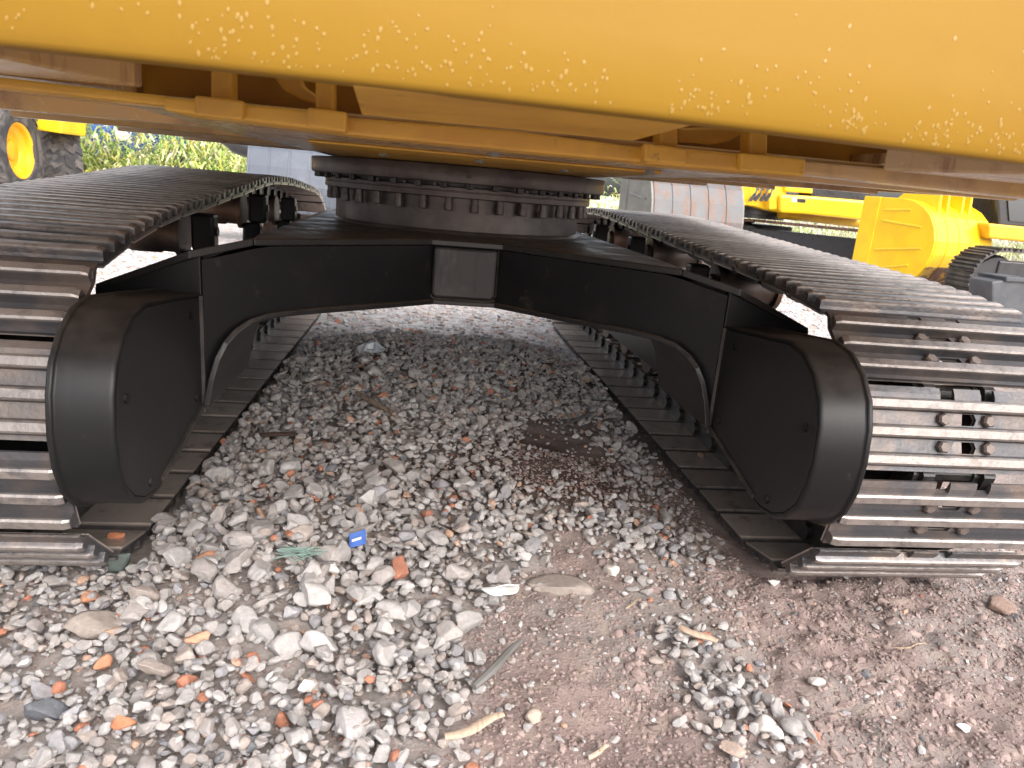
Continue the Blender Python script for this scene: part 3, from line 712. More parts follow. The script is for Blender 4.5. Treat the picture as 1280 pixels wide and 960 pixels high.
bp = MB(); bp.prism([(-.62,1.20),(.62,1.20),(.64,1.9),(.60,3.0),(.60,4.35),(-.60,4.35),(-.60,3.0),(-.64,1.9)], 'z', 1.122, 1.139)
build(bp, 'frame_floor', M_UNDER, EXC, .003)
rp = MB(); rp.prism([(-.45,1.9),(.45,1.9),(.52,2.6),(.52,4.4),(-.52,4.4),(-.52,2.6)], 'z', 1.116, 1.1215); build(rp, 'ring_plate', M_FRAMEY, EXC, .002)
# side decks (left one hangs a little higher than the right)
dk = MB(); dk.loft([[(-.63,1.2,1.142),(-.63,1.2,1.16),(-1.40,1.2,1.18),(-1.40,1.2,1.16)],[(-.63,4.2,1.16),(-.63,4.2,1.18),(-1.40,5.0,1.20),(-1.40,4.2,1.18)]]); DL = build(dk, 'side_deck', M_UNDER, EXC)
dk = MB(); dk.loft([[(.63,1.2,1.142),(.63,1.2,1.16),(1.40,1.2,1.155),(1.40,1.2,1.137)],[(.63,4.2,1.16),(.63,4.2,1.18),(1.40,4.2,1.19),(1.40,4.2,1.17)]]); DR = build(dk, 'side_deck', M_UNDER, EXC)
for S, z0, z1 in ((-1,1.148,1.178), (1,1.122,1.165)):
    r_ = MB(); r_.loft([[(S*1.36,1.25,z0),(S*1.42,1.25,z0),(S*1.42,1.25,z0+.08),(S*1.36,1.25,z0+.08)],[(S*1.36,4.2,z1),(S*1.42,4.2,z1),(S*1.42,4.2,z1+.08),(S*1.36,4.2,z1+.08)]])
    build(r_, 'deck_rail', M_FRAMEY, EXC, .004)
    for y in (1.75, 2.35, 3.1, 3.9):
        b = MB(); b.box(min(S*.64,S*1.35), max(S*.64,S*1.35), y, y+.05, 1.122+.01*(y-1.7), 1.17); build(b, 'deck_beam', M_UNDER, EXC, .003)
hb = MB(); hb.box(-1.38, 1.38, 1.28, 4.2, 1.21, 1.80); build(hb, 'house_body', M_CW, EXC, .03)  # unseen house and hood, cut short and low to let sky light past
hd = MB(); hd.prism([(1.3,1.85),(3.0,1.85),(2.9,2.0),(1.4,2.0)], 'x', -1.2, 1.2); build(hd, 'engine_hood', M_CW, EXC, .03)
for px, py, Y in ((300,163,1.5),(100,118,1.3),(58,120,1.45)): pass
nut = MB(); nut.lathe([(0,-.006),(.012,-.006),(.012,.004),(0,.004)], (0,0,0), 'z', 6); NU = nut.mesh('frame_bolt', M_GREYPL)
for px, py in ((479,193),(618,193),(600,201),(706,213),(812,215)):
    p = atZ(px, py, 1.114); 
    if p[1] > 2.9: p = atY(px, py, 2.7)
    inst(NU, 'frame_bolt', EXC, Matrix.Translation((p[0], p[1], 1.1145 if abs(p[0]) < .5 else 1.12)))

# ------------------------------------------------------------------ litter on the ground
def topz(x, y, w=2):
    ci = int((x-HX0)/CELL); cj = int((y-HY0)/CELL)
    return float(hmap[max(0,cj-w):cj+w+1, max(0,ci-w):ci+w+1].max())
def gpt(px, py, lift=.0):
    z = .03
    for _ in range(4):
        p = atZ(px, py, z); z = topz(p[0], p[1])
    return np.array([p[0], p[1], z+lift])
def litter_mesh(mb, name, m, c, label, cat, smooth=False, bevel=0, group=None):
    o = build(mb, name, m, None, bevel, smooth, base=tuple(float(q) for q in c)); tag(o, label, cat, group); return o
# blue packet
c = gpt(447,671,.012); t = thing('blue_packet', 'small blue and white printed carton flap lying on the grey stones', 'packet', tuple(c))
b = MB(); b.obox(c, (.021,.003,.006), (-.002,.020,.010), (0,-.001,.0015)); build(b, 'carton', M_BLUE, t, .001)
b = MB(); b.obox(c+np.array([-.002,-.006,.0018]), (.012,.002,.0035), (-.0003,.0035,.0015), (0,-.0002,.0006)); build(b, 'white_print', M_WHITE, t)
# folded white plastic disc
c = gpt(628,742,.006); m = MB(); R_ = .050; fa = rad(12)
fx = np.array([math.cos(fa), math.sin(fa), 0]); fy = np.array([-math.sin(fa), math.cos(fa), 0]); uz = np.array([0,0,1.])
for tilt, base_z in ((6, .0), (24, .002)):
    d = fy*math.cos(rad(tilt))*-1+uz*math.sin(rad(tilt)); up = []; 
    for k in range(17):
        a = math.pi*k/16; curl = .010*math.sin(a)**2*(1 if tilt > 10 else .3)
        up.append(c+fy*.024+fx*R_*math.cos(a)+d*R_*1.05*math.sin(a)+uz*(base_z+curl+.0015*math.sin(5*a)))
    m.loft([up, [q-uz*.0022 for q in up]])
litter_mesh(m, 'plastic_disc', M_WHITE, c, 'folded white plastic disc lying at the edge of the gravel', 'plastic lid', False)
# crumpled clear wrapper
c = gpt(463,440,.02); m = MB(); r1 = []
n = 16
top_ = [(c[0]+.07*math.cos(a)*(1+.2*math.sin(3*a)), c[1]+.05*math.sin(a), c[2]+rng.normal()*.008) for a in np.linspace(0, 2*math.pi, n, endpoint=False)]
inn = [(c[0]+.035*math.cos(a), c[1]+.028*math.sin(a), c[2]+.022+rng.normal()*.01) for a in np.linspace(0, 2*math.pi, n, endpoint=False)]
m.loft([[(p[0], p[1], p[2]-.012) for p in top_], top_, inn])
M_WRAP = material('pale_blue_plastic', (.45,.50,.56), rough=.2, var=(.7,.72,.74), vscale=40)
litter_mesh(m, 'plastic_wrapper', M_WRAP, c, 'crumpled pale blue plastic wrapper on the dark stones under the machine', 'wrapper')
# green netting scrap
M_NET = material('green_netting', (.22,.33,.29), rough=.8)
c = gpt(374,697,.008); m = MB()
for k in range(22):
    a = rng.uniform(-.6, .9); l = rng.uniform(.02, .045); o = np.array([rng.uniform(-.035,.03), rng.uniform(-.02,.025), rng.uniform(.0,.012)])
    d = np.array([math.cos(a), math.sin(a), rng.uniform(-.15,.15)])*l
    m.tube([c+o-d, c+o+np.array([0,0,.004]), c+o+d], .0011, 4)
litter_mesh(m, 'netting_scrap', M_NET, c, 'frayed scrap of pale green netting tangled in the stones', 'netting')
# sticks and wood
def stick(p0, p1, r, name, m_, label, bend=.004, cat='stick', flat=1.0):
    a, b = gpt(*p0, r*.7), gpt(*p1, r*.7); mid = (a+b)/2; m = MB(); pts = []
    zl = max(a[2], b[2], topz(mid[0], mid[1])*.7+.3*max(a[2], b[2]))
    a[2] = b[2] = zl
    side = np.cross(b-a, [0,0,1]); side /= np.linalg.norm(side)
    for k in range(9):
        t = k/8; pts.append(a+(b-a)*t+side*bend*math.sin(math.pi*t*1.7)+np.array([0,0,.003*math.sin(5*t)]))
    rr = [r*(.55+.45*math.sin(math.pi*min(1, .2+.7*k/8)))*(1+.04*rng.normal()) for k in range(9)]
    m.tube(pts, rr, 7)
    if flat != 1: m.v = [(p[0], p[1], zl+(p[2]-zl)*flat) for p in m.v]
    return litter_mesh(m, name, m_, mid, label, cat, True)
stick((592,862),(650,818), .0095, 'dry_stick', M_GREYPL, 'thick grey stick lying where gravel meets bare soil')
stick((780,770),(800,748), .003, 'thin_twig', M_WOOD, 'thin brown twig lying on bare soil left of the stone strip')
stick((735,949),(760,942), .005, 'wood_splinter', M_WOODL, 'short orange brown wood splinter by the bottom edge of the soil')
stick((448,500),(492,520), .016, 'wood_offcut', M_WOOD, 'weathered brown wood offcut lying on the heaped grey stones', cat='wood', flat=.6)
stick((325,552),(372,548), .012, 'dark_wood_scrap', material('dark_wet_wood', (.07,.045,.035), rough=.6, bump=.4), 'dark wet scrap of wood beside the left track', cat='wood', flat=.6)
stick((556,925),(630,914), .011, 'wood_sliver', M_WOODL, 'long pale curved sliver of wood on the soil at the bottom', .008, 'wood', .35)
stick((850,788),(892,822), .013, 'curled_bark', M_WOODL, 'curled pale piece of bark lying beside the stone strip', .006, 'bark', .4)
stick((700,536),(742,520), .008, 'grey_twig', M_GREYPL, 'grey twig half sunk in dark soil under the machine')
stick((1115,812),(1160,806), .0022, 'wire_piece', M_WOOD, 'bent rusty wire lying on the churned soil', .01, 'wire')
# notable stones
def rock(px, py, sx, sy, sz, col, name, label, seed, cat='stone', tilt=(0,0,0), lift=0, ncut=12, rough=.16):
    v, f = stone_shape(3, ncut, seed, rough); p = gpt(px, py); 
    p[2] = p[2]*.5+.5*float(terrain(p[0], p[1]))+sz*.55+lift
    me = bpy.data.meshes.new(name); me.from_pydata((v*np.array([sx,sy,sz])).tolist(), [], f.tolist()); me.materials.append(M_STONE)
    me.polygons.foreach_set('use_smooth', [True]*len(me.polygons))
    o = bpy.data.objects.new(name, me); COL.objects.link(o); o.location = p; o.rotation_euler = tilt; o.color = (*col, 1); tag(o, label, cat); return o
rock(118,778,.056,.040,.022,(.30,.255,.225),'flat_stone','large flat brown grey stone near the left track','7'.__len__()+501,tilt=(.25,.1,.5))
rock(56,886,.040,.026,.020,(.13,.135,.15),'slate_stone','dark slate grey stone standing out among pale stones at bottom left',503,tilt=(.4,.5,.7))
rock(113,744,.022,.018,.016,(.52,.25,.15),'brick_fragment','rounded orange brick fragment just below the left track',504,'brick')
rock(262,689,.032,.016,.013,(.50,.25,.16),'brick_fragment','long orange brick fragment on the stones right of the left track',505,'brick',tilt=(.1,.1,.15))
rock(246,793,.026,.017,.014,(.55,.32,.21),'brick_fragment','pale orange brick fragment in the middle of the lower left gravel',506,'brick')
rock(154,892,.022,.014,.014,(.48,.20,.11),'brick_fragment','deep orange brick fragment near the bottom left corner',507,'brick')
rock(128,820,.014,.022,.012,(.52,.25,.15),'brick_fragment','orange brick fragment beside the flat brown grey stone',516,'brick',tilt=(.2,0,-.5))
rock(765,715,.024,.019,.016,(.62,.57,.52),'pale_stone','pale stone sitting alone on smooth mud in the middle',508)
rock(441,903,.030,.046,.022,(.44,.41,.405),'pale_boulder','large pale grey boulder at bottom centre left',509,tilt=(.3,.1,.2))
rock(956,903,.022,.024,.018,(.58,.53,.49),'square_stone','squarish pale stone at the lower end of the stone strip',510)
rock(915,936,.026,.018,.014,(.40,.31,.26),'tan_stone','flat tan stone at the bottom of the stone strip',511)
rock(1021,853,.022,.014,.010,(.62,.56,.51),'flat_pale_stone','flat pale stone lying alone on brown soil right of the strip',512)
rock(967,728,.020,.012,.010,(.64,.61,.58),'white_stone','white angular stone touching the end of the right track',513)
rock(1204,908,.013,.014,.007,(.82,.81,.80),'white_chip','bright white chip on the soil at the lower right',514,'chip')
rock(666,895,.017,.016,.014,(.42,.34,.28),'round_stone','round brown stone on soil at the bottom middle',515)
rock(700,720,.085,.05,.022,(.33,.28,.25),'mud_lump','smooth flattened lump of pale mud among the stones',517,'mud',lift=-.012,ncut=4)
M_GREENSLAB = (.10,.12,.11)
rock(150,705,.030,.022,.035,M_GREENSLAB,'green_slab','dark green grey slab wedged upright against the left track',518,tilt=(.5,0,.4))
rock(1250,760,.045,.035,.022,(.27,.19,.155),'soil_clod','lumpy brown clod of soil under the right track end',519,'soil')
def shoe_clod(p, sx, sy, sz, col, name, label, seed, cat):
    v, f = stone_shape(2, 9, seed, .15); me = bpy.data.meshes.new(name); me.from_pydata((v*np.array([sx,sy,sz])).tolist(), [], f.tolist()); me.materials.append(M_STONE)
    o = bpy.data.objects.new(name, me); COL.objects.link(o); o.location = p; o.color = (*col, 1); tag(o, label, cat)
p = atZ(877,569,.062); shoe_clod(p, .026, .016, .013, (.25,.18,.14), 'brick_chip', 'brown chip of brick resting on the inner side of the right track', 530, 'brick')
p = atZ(146,669,.060); shoe_clod(p, .022, .012, .009, (.48,.19,.10), 'brick_chip', 'orange chip of brick resting on a plate of the left track', 531, 'brick')

# ------------------------------------------------------------------ background yard
def track_loop(parent, c, ux, L, H, W, m, n_shoes=34):
    """small background crawler: shoes and side frame; c = middle at ground, ux = unit vector along"""
    ux = np.array([*ux, 0.]); uy = np.array([-ux[1], ux[0], 0.]); R = H/2
    def pt(s):
        st = L-2*R; per = 2*st+2*math.pi*R; s = (s % 1)*per
        if s < st: return (-st/2+s, 0.), (0,-1)
        s -= st
        if s < math.pi*R: a = -math.pi/2+s/R; return (st/2+R*math.cos(a), R+R*math.sin(a)), (math.cos(a), math.sin(a))
        s -= math.pi*R
        if s < st: return (st/2-s, 2*R), (0, 1)
        s -= st; a = math.pi/2+s/R; return (-st/2+R*math.cos(a), R+R*math.sin(a)), (math.cos(a), math.sin(a))
    per = 2*(L-2*R)+2*math.pi*R; h = per/n_shoes*.45
    for i in range(n_shoes):
        (a, z), (na, nz) = pt(i/n_shoes); nrm = ux*na+np.array([0,0,nz]); tan = np.cross(uy, nrm)
        p = np.array(c)+ux*a+np.array([0,0,z])
        b = MB(); b.obox(p-nrm*.035, uy*W/2, tan*h, nrm*.010)
        for k in (-.55, .05, .65): b.obox(p-nrm*.012+tan*h*k, uy*W/2, tan*.014, nrm*.014)
        build(b, 'track_shoe', m, parent)
    fr = MB(); a = np.array(c)
    fr.obox(a+np.array([0,0,R]), ux*(L/2-R), uy*(W*.3), np.array([0,0,R*.62])); build(fr, 'track_frame', M_DARK, parent, .02)
    for e in (-1, 1):
        wv = MB(); wv.lathe([(0,-W*.25),(R*.70,-W*.25),(R*.78,-W*.1),(R*.78,W*.1),(R*.70,W*.25),(0,W*.25)], (0,0,0), 'x', 28)
        ang = math.atan2(uy[1], uy[0])
        wv.xf(Matrix.Translation(Vector((a+ux*e*(L/2-R)+np.array([0,0,R])).tolist())) @ Matrix.Rotation(ang, 4, 'Z'))
        build(wv, 'idler_wheel', M_DARK, parent, smooth=True)
def bucket(parent, o, yaw, W, H, Dp, m_shell, m_side, m_strip, nstrip, teeth=True, roll=0, lugs=True):
    """local x: along width, y: from mouth (0) to back (Dp), z up; yaw turns about z"""
    M = Matrix.Translation(Vector([float(q) for q in o])) @ Matrix.Rotation(yaw, 4, 'Z') @ Matrix.Rotation(roll, 4, 'X')
    prof = [(0.0,H)]+[(Dp*.42,H)]
    for k in range(11):
        a = math.pi/2-math.pi*.92*k/10
        prof.append((Dp*.50+Dp*.5*math.cos(a), H*.5+H*.5*math.sin(a)))
    prof.append((.10*Dp, 0.02*H)); prof.append((-.06*Dp, 0.05*H))
    th = .035; inn = [(max(p[0]-th*(1 if p[0] > .5*Dp else 0), -.06*Dp), p[1]-th if p[1] > H*.5 else p[1]+th) for p in prof]
    sh = MB(); sh.loft([[(x, *p) for p in prof]+[(x, *p) for p in inn[::-1]] for x in (0, W)]); sh.xf(M); build(sh, 'shell', m_shell, parent, .006)
    side = prof[:-1]+[(0.0,.10*H)]
    for x in (-.022, W-.008):
        s = MB(); s.prism(side, 'x', x, x+.030); s.xf(M); pl = build(s, 'side_plate', m_side, parent, .008)
        e = MB(); e.box(x-.014, x+.044, -.03, .20*Dp, .05*H, H*1.002); e.xf(M); build(e, 'cutting_edge', m_side, parent, .008)
        for (y0, z0, y1, z1) in ((.28*Dp,.74*H,.80*Dp,.70*H),(.26*Dp,.40*H,.86*Dp,.47*H),(.28*Dp,.86*H,.62*Dp,.88*H),(.30*Dp,.18*H,.74*Dp,.27*H)):
            r = MB(); r.tube([(x+.004 if x < 0 else x+.028, y0, z0), (x+.004 if x < 0 else x+.028, y1, z1)], .020, 6); r.xf(M); build(r, 'side_rib', m_side, pl)
    # wear strips round the back
    for k in range(nstrip):
        x0 = W*(k+.06)/nstrip; x1 = W*(k+.94)/nstrip
        pr = prof[4:12]; cen = np.array([Dp*.5, H*.5])
        ou = [tuple(cen+(np.array(p)-cen)*1.016) for p in pr]; ii_ = [tuple(cen+(np.array(p)-cen)*.99) for p in pr]
        s = MB(); s.loft([[(x, *p) for p in ou]+[(x, *p) for p in ii_[::-1]] for x in (x0, x1)]); s.xf(M); build(s, 'wear_strip', m_strip[0], parent, .004)
        pr = prof[9:13]; ou = [tuple(cen+(np.array(p)-cen)*1.032) for p in pr]; ii_ = [tuple(cen+(np.array(p)-cen)*.99) for p in pr]
        s = MB(); s.loft([[(x, *p) for p in ou]+[(x, *p) for p in ii_[::-1]] for x in (x0, x1)]); s.xf(M); build(s, 'heel_plate', m_strip[1], parent, .004)
    if lugs:
        for x in (W*.30, W*.44, W*.70, W*.84):
            s = MB(); s.prism([(Dp*.25,H*.97),(Dp*.85,H*.86),(Dp*.82,H*1.16),(Dp*.70,H*1.26),(Dp*.56,H*1.24),(Dp*.40,H*1.10)], 'x', x-.022, x+.022); s.xf(M); build(s, 'hinge_lug', m_side, parent, .008)
        s = MB(); s.tube([(W*.27,Dp*.68,H*1.16),(W*.87,Dp*.68,H*1.16)], .05, 14); s.xf(M); build(s, 'hinge_pin', m_side, parent, smooth=True)
    if teeth:
        for k in range(5):
            x = W*(k+.5)/5; s = MB(); s.loft([[(x-.06,-.05*Dp,.06*H),(x+.06,-.05*Dp,.06*H),(x+.06,-.05*Dp,.13*H),(x-.06,-.05*Dp,.13*H)],[(x-.025,-.28*Dp,.02*H),(x+.025,-.28*Dp,.02*H),(x+.025,-.28*Dp,.04*H),(x-.025,-.28*Dp,.04*H)]]); s.xf(M); build(s, 'bucket_tooth', M_DTRACK, parent)

# yellow bucket standing on the yard
BYAW = rad(-158); p = atY(1074, 300, 10.2); o = (p[0]-1.35*math.cos(BYAW), p[1]-1.35*math.sin(BYAW), .13)
t = thing('yellow_bucket', 'clean bright yellow excavator bucket standing on the yard behind the right track', 'bucket', tuple(float(q) for q in o))
bucket(t, o, BYAW, 1.35, 1.22, 1.15, M_YEL, M_YEL, (M_YEL, M_MUDSTEEL), 5)
# rusty bucket
p = atY(917, 300, 9.0); o = (p[0], 10.2, .0)
t = thing('rusty_bucket', 'big grey bucket with rusty ribbed back standing behind the swing ring', 'bucket', tuple(float(q) for q in o))
bucket(t, o, rad(184), 1.22, 1.5, 1.2, M_RUST, M_GREYPL, (M_RUST, M_RUST), 5, lugs=False, teeth=False)
# blue-grey bucket at left
p = atY(312, 250, 9.4); o = (p[0]+1.2, 10.35, 0)
t = thing('grey_bucket', 'blue grey steel bucket with flat panels standing behind the left track', 'bucket', tuple(float(q) for q in o))
bucket(t, o, rad(179), 1.2, 1.5, 1.0, M_GREYST, M_GREYST, (M_GREYST, M_GREYST), 5, lugs=False, teeth=False)

# second excavator
p = atY(955, 262, 13.5); ex = float(p[0]); ey = 13.5
E2 = thing('excavator', 'bright yellow excavator parked farther back with grey hoses and rusty tracks', 'excavator', (ex, ey, 0))
def box_on(parent, name, m, px0, py0, px1, py1, Y, depth, bev=.02, z1=None):
    a = atY(px0, py0, Y); b = atY(px1, py1, Y); bb = MB(); bb.box(a[0], b[0], Y, Y+depth, min(a[2], b[2]), z1 if z1 else max(a[2], b[2])); return build(bb, name, m, parent, bev)
def poly_on(parent, name, m, pts, Y, depth, bev=.02):
    b = MB(); b.prism([on(*q, Y) for q in pts], 'y', Y, Y+depth); return build(b, name, m, parent, bev)
poly_on(E2, 'revolving_frame', M_YEL, [(916,200),(985,206),(982,263),(960,263),(944,258),(916,255)], 13.1, 1.2)
poly_on(E2, 'boom_foot', M_YEL, [(919,205),(938,207),(940,248),(932,257),(919,256)], 12.9, .25)
poly_on(E2, 'boom_foot', M_YEL, [(958,205),(974,207),(972,262),(962,262)], 12.9, .25)
hf = poly_on(E2, 'side_box', M_YEL, [(975,243),(1013,245),(1085,251),(1085,276),(1008,268),(976,266)], 12.8, 1.0, .05)
poly_on(E2, 'side_ledge', M_YEL, [(982,200),(1016,203),(1016,242),(982,239)], 13.0, .8)
b_ = poly_on(hf, 'label_plate', M_DARK, [(997,248),(1007,249),(1007,253.5),(997,252.5)], 12.785, .01, 0)
poly_on(hf, 'label_sticker', M_WHITE, [(990,247.2),(996,247.8),(996,252.8),(990,252.2)], 12.785, .01, 0)
poly_on(E2, 'black_panel', M_DARK, [(1014,200),(1090,206),(1090,252),(1014,246)], 13.05, .5)
for k, (px) in enumerate((942, 948, 955, 961)):
    a = atY(px+4, 228, 12.75); b2 = atY(px+1, 244, 12.7); c2 = atY(px-4, 250, 12.85)
    h_ = MB(); h_.tube([a, (a+b2)/2+np.array([.02,-.05,0]), b2, c2], .035, 8); build(h_, 'hydraulic_hose', M_HOSE, E2, smooth=True)
h_ = MB(); pp = atY(945, 265, 13.8); h_.lathe([(0,.0),(.62,.0),(.62,.07),(.66,.075),(.66,.15),(.62,.155),(.62,.22),(0,.22)], (pp[0], 14.0, pp[2]-.12), 'z', 40); sb = build(h_, 'swing_ring', M_DARK, E2, smooth=True)
poly_on(sb, 'white_tag', M_WHITE, [(955,258.5),(962,259),(962,263.5),(955,263)], 13.33, .01, 0)
b = MB(); a1, a2 = atY(975, 266, 13.2), atY(1090, 279, 13.2); b.tube([a1, a2], .11, 14); build(b, 'lower_rod', M_YELW, E2, smooth=True)
cc1, cc2 = atZ(945, 274, .8), None
t0 = np.array([atY(985, 290, 12.0)[0], 12.9, 0.0])
d_ = np.array([.62, -.78]); d_ /= np.linalg.norm(d_)
track_loop(E2, (t0[0]+.9, 12.6, 0), d_, 3.4, .84, .55, M_RTRACK, 40)
b = MB(); b.box(ex-.7, ex+.7, 13.6, 14.6, .35, .75); build(b, 'car_body', M_DARK, E2, .03)

# third excavator
p = atY(1262, 340, 8.6)
E3 = thing('excavator', 'dark cabbed excavator with black tracks at the far right edge', 'excavator', (float(p[0])+1.0, 8.6, 0))
zt3 = float(atY(1240, 309, 8.4)[2])
track_loop(E3, (float(atY(1192, 330, 8.4)[0])+1.68, 8.5, 0), np.array([1.0, -.06])/np.hypot(1,.06), 2.9, zt3, .5, M_DTRACK, 32)
poly_on(E3, 'lower_arm', M_YELW, [(1236,279),(1330,288),(1330,308),(1236,298)], 9.4, .35, .03)
cb = poly_on(E3, 'cab', M_DARK, [(1243,215),(1360,225),(1360,292),(1248,283)], 9.8, 1.2, .04)
poly_on(cb, 'cab_window', M_GLASS, [(1258,220),(1340,228),(1340,284),(1262,276)], 9.78, .015, 0)
# grey steel box in front of it
p = atY(1255, 358, 7.2)
t = thing('steel_box', 'small grey steel box lying just beyond the right track', 'steel box', (float(p[0]), 7.2, 0))
M_BOX = material('dull_grey_steel', (.05,.054,.062), rough=.55, var=(.075,.075,.08), vscale=5)
poly_on(t, 'body', M_BOX, [(1240,352),(1272,348),(1292,350),(1292,420),(1240,420)], 7.0, .35, .02)
poly_on(t, 'lid', M_BOX, [(1258,346),(1296,349),(1296,354),(1258,352)], 6.97, .42, .01)

# wheel loader at left
def wheel(parent, c, az, R, W, lug_n, rim_m):
    M = Matrix.Translation(Vector([float(q) for q in c])) @ Matrix.Rotation(az, 4, 'Z')
    h = W/2
    ty = MB(); ty.lathe([(R*.56,-h*.80),(R*.60,-h*.95),(R*.80,-h*1.02),(R*.93,-h*.92),(R*.965,-h*.6),(R*.97,0),(R*.965,h*.6),(R*.93,h*.92),(R*.80,h*1.02),(R*.60,h*.95),(R*.56,h*.80)], (0,0,0), 'x', 56)
    ty.f = ty.f[:-2]; ty.xf(M); wo = build(ty, 'tyre', M_TYRE, parent, smooth=True)
    lg = MB()
    for k in range(lug_n):
        a = 2*math.pi*k/lug_n
        for s in (-1, 1):
            pts = []
            for (xx, da) in ((s*.02, .0), (s*h*.5, .32), (s*h*.62, .10), (s*h*.98, .38)):
                aa = a+da*2*math.pi/lug_n*1.1+(0 if s > 0 else math.pi/lug_n*.0)
                pts.append((xx, aa))
            rings = []
            for xx, aa in pts:
                wd = .30*2*math.pi/lug_n; ro = R*(1.0 if abs(xx) < h*.9 else .955)
                rings.append([(xx, rr*math.cos(aa+ww), rr*math.sin(aa+ww)) for rr, ww in ((R*.93,-wd),(ro,-wd*.85),(ro,wd*.85),(R*.93,wd))])
            lg.loft(rings)
    lg.xf(M); l_ = build(lg, 'tread_lugs', M_TYRE, wo)
    rm = MB(); rm.lathe([(0,h*.30),(R*.36,h*.30),(R*.40,h*.45),(R*.50,h*.55),(R*.52,h*.80),(R*.57,h*.90),(R*.59,h*.80),(R*.59,-h*.80),(R*.40,-h*.6),(0,-h*.6)], (0,0,0), 'x', 44); rm.xf(M); build(rm, 'rim', rim_m, wo, smooth=True)
    hbm = MB(); hbm.lathe([(0,h*.28),(R*.2,h*.28),(R*.2,h*.42),(R*.16,h*.5),(0,h*.5)], (0,0,0), 'x', 24); hbm.xf(M); build(hbm, 'hub', rim_m, wo, smooth=True)
M_RIM = material('orange_yellow_rim', (.85,.42,.01), rough=.4)
c1 = atY(5, 187, 14.0); c2 = atY(68, 186, 16.2)
WL = thing('wheel_loader', 'yellow wheel loader with big lugged tyres parked at the far left', 'wheel loader', (float(c1[0]), 14.6, 0))
view = math.atan2(-(CAM[1]-c1[1]), (CAM[0]-c1[0]))
az1 = math.atan2(CAM[1]-c1[1], CAM[0]-c1[0])+rad(64)     # axis direction, 64 degrees off the line to the camera
wheel(WL, (c1[0], c1[1], max(c1[2], .83)), az1, .82, .60, 22, M_RIM)
az2 = math.atan2(CAM[1]-c2[1], CAM[0]-c2[0])+rad(100)
wheel(WL, (c2[0], c2[1], .85), az2, .84, .68, 18, M_RIM)
poly_on(WL, 'frame_box', M_YEL, [(36,100),(79,104),(77,167),(38,161)], 14.9, 1.0, .03)
poly_on(WL, 'rear_body', M_YEL, [(-60,60),(85,70),(85,130),(-60,120)], 15.2, 1.8, .05)
lad = MB()
for (a, b2) in (((38,136),(45,203)),((32,136),(36,206))): lad.tube([atY(*a, 14.5), atY(*b2, 14.5)], .05, 6)
for py in (150, 166, 182, 196): lad.tube([atY(33, py, 14.5), atY(44, py-1, 14.5)], .045, 6)
build(lad, 'ladder', M_DARK, WL)
hd_ = MB(); hd_.tube([atY(36,130,14.7), atY(37,150,14.7), atY(42,153,14.7), atY(46,150,14.7), atY(45.5,134,14.7)], .022, 8); build(hd_, 'grab_handle', M_GREYPL, WL, smooth=True)
# wooden stake
a, b2 = atZ(86, 212, 0), None
a = atY(84, 214, 17); b2 = atY(97, 140, 17); m = MB(); m.tube([a, (a+b2)/2, b2], [.07,.065,.06], 8)
litter_mesh(m, 'wooden_stake', M_WOODL, ((a+b2)/2), 'pale wooden stake leaning between the loader tyre and the weeds', 'stake', True)
# blue tarp behind the weeds
a = atY(100, 200, 19.6); b2 = atY(232, 200, 19.6); m = MB(); n = 24
rings = []
for k in range(n+1):
    x = a[0]+(b2[0]-a[0])*k/n; y = 19.6+.12*math.sin(k*1.7)+.08*math.sin(k*.6); rings.append([(x, y, 0), (x, y+.05, 2.4+.1*math.sin(k)), (x, y+.09, 2.4+.1*math.sin(k)), (x, y+.04, 0)])
m.loft(rings); litter_mesh(m, 'blue_tarp', M_BLUE, ((a[0]+b2[0])/2, 19.6, 0), 'blue tarpaulin fence hanging behind the weeds', 'tarpaulin', True)
# white dish in the weeds
c = atY(152, 168, 18.2); m = MB(); m.lathe([(0,-.03),(.13,-.02),(.15,0),(.14,.015),(.06,.03),(0,.03)], (0,0,0), 'y', 24); m.xf(Matrix.Translation(Vector([float(q) for q in c])) @ Matrix.Rotation(rad(25), 4, 'X'))
litter_mesh(m, 'white_dish', M_WHITE, c, 'round white plastic dish caught among the weeds', 'dish', True)
# weeds
def leaf_mass(name, x0, x1, y0, y1, n, hlo, hhi, pal, seed):
    r = np.random.default_rng(seed); V = []; Fq = []; Cc = []
    for i in range(n):
        x = r.uniform(x0, x1); y = r.uniform(y0, y1); h = r.uniform(hlo, hhi)*(.55+.9*float(fnoise(np.array([x]), np.array([y*.3]), .9, 61)[0])); lean = r.normal(size=2)*.28*h
        z0 = r.random()**1.3*h*.75; L = r.uniform(.22, .60); a = r.uniform(0, 2*math.pi); w_ = r.uniform(.010, .034)
        p0 = np.array([x+lean[0]*z0/h, y+lean[1]*z0/h, z0]); d = np.array([math.cos(a)*.6, math.sin(a)*.6, r.uniform(.2, 1.0)]); d /= np.linalg.norm(d)
        side = np.cross(d, [0,0,1]); side /= np.linalg.norm(side)+1e-9
        p1 = p0+d*L*.55; p2 = p1+(d*np.array([1,1,.1])+np.array([0,0,-.35]))*L*.5
        o = len(V); V += [p0-side*w_*.4, p0+side*w_*.4, p1+side*w_, p1-side*w_, p2]; Fq += [(o,o+1,o+2,o+3),(o+3,o+2,o+4)]
        c = np.clip(np.array(pal[int(r.integers(len(pal)))])*r.uniform(1.0, 1.8), 0, .8); Cc += [c]*5
    me = bpy.data.meshes.new(name); me.from_pydata([tuple(p) for p in V], [], Fq)
    a = me.color_attributes.new('Col', 'FLOAT_COLOR', 'POINT'); c4 = np.ones((len(V), 4), np.float32); c4[:, :3] = np.array(Cc); a.data.foreach_set('color', c4.ravel())
    me.materials.append(M_LEAF); ob = bpy.data.objects.new(name, me); COL.objects.link(ob); return ob
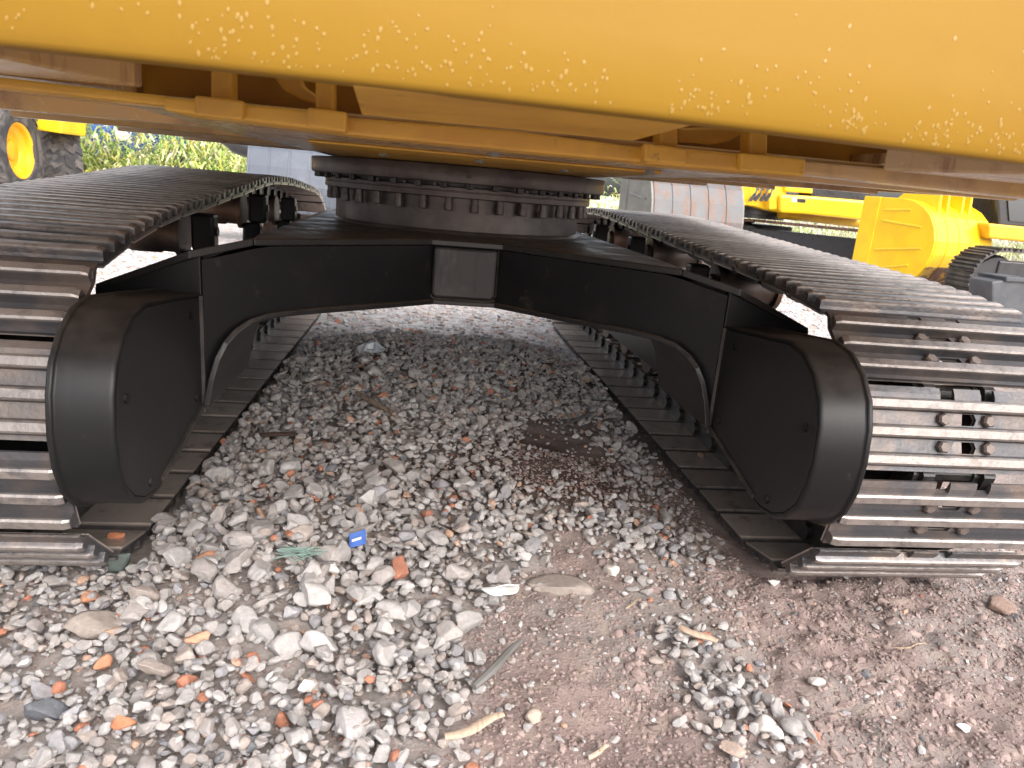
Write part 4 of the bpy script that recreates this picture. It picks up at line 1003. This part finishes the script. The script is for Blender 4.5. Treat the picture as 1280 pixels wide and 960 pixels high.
M_LEAF = attr_mat('weed_leaves', .6, .1, 8, 0, 50)
PAL = [(.28,.38,.10),(.36,.44,.14),(.20,.30,.08),(.46,.48,.22),(.55,.50,.32),(.30,.40,.12),(.60,.56,.40),(.50,.43,.10)]
xa = atY(60, 180, 20)[0]; xb = atY(345, 180, 20)[0]
o = leaf_mass('weeds', xa, xb, 18.3, 22.5, 20000, 1.3, 3.0, PAL, 5); tag(o, 'tall pale green and straw weeds growing along the far left of the yard', 'weeds', kind='stuff')
xa = atY(900, 250, 24)[0]; xb = atY(1420, 250, 24)[0]
o = leaf_mass('grass', xa, xb, 22, 27, 6000, .5, 1.8, [(.30,.33,.14),(.42,.40,.24),(.5,.45,.3),(.2,.27,.08)], 6); tag(o, 'pale grassy weeds beyond the parked machines on the right', 'grass', kind='stuff')
xa = atY(330, 200, 26)[0]; xb = atY(900, 200, 26)[0]
o = leaf_mass('undergrowth', xa, xb, 25, 29, 4000, 1.0, 2.4, PAL, 8); tag(o, 'scrubby green undergrowth at the back of the yard', 'undergrowth', kind='stuff')
# rusty spare track and a dark breaker by the grey bucket
a = atY(258, 208, 11.0); b2 = atY(318, 214, 11.0)
t = thing('spare_track', 'rusty brown track chain lying flat beside the blue grey bucket', 'track', (float(a[0]), 11, 0))
nn = 12
for k in range(nn):
    m = MB(); x = a[0]+(b2[0]-a[0])*(k+.5)/nn; m.box(x-.028, x+.028, 10.6, 11.3, .45, .76); build(m, 'track_shoe', M_RTRACK, t, .006)
a = atY(272, 172, 11.6); b2 = atY(316, 186, 11.6)
t = thing('breaker_arm', 'dark tapered steel arm end with a white patch above the rusty track chain', 'machine arm', (float(b2[0]), 11.6, 0))
m = MB(); m.tube([a, a+(b2-a)*.3, a+(b2-a)*.5, b2+(b2-a)*.9], [.05,.09,.15,.17], 12); build(m, 'arm_tube', M_DARK, t, smooth=True)
m = MB(); m.tube([a+np.array([-.02,-.03,.06]), a+(b2-a)*.28+np.array([0,-.06,.06])], [.05,.08], 10); build(m, 'white_cap', M_WHITE, t, smooth=True)
m = MB(); x = float(b2[0])+.9; m.tube([(x,11.6,float(b2[2])-.2),(x,11.6,0)], .12, 10); build(m, 'stand', M_DARK, t)
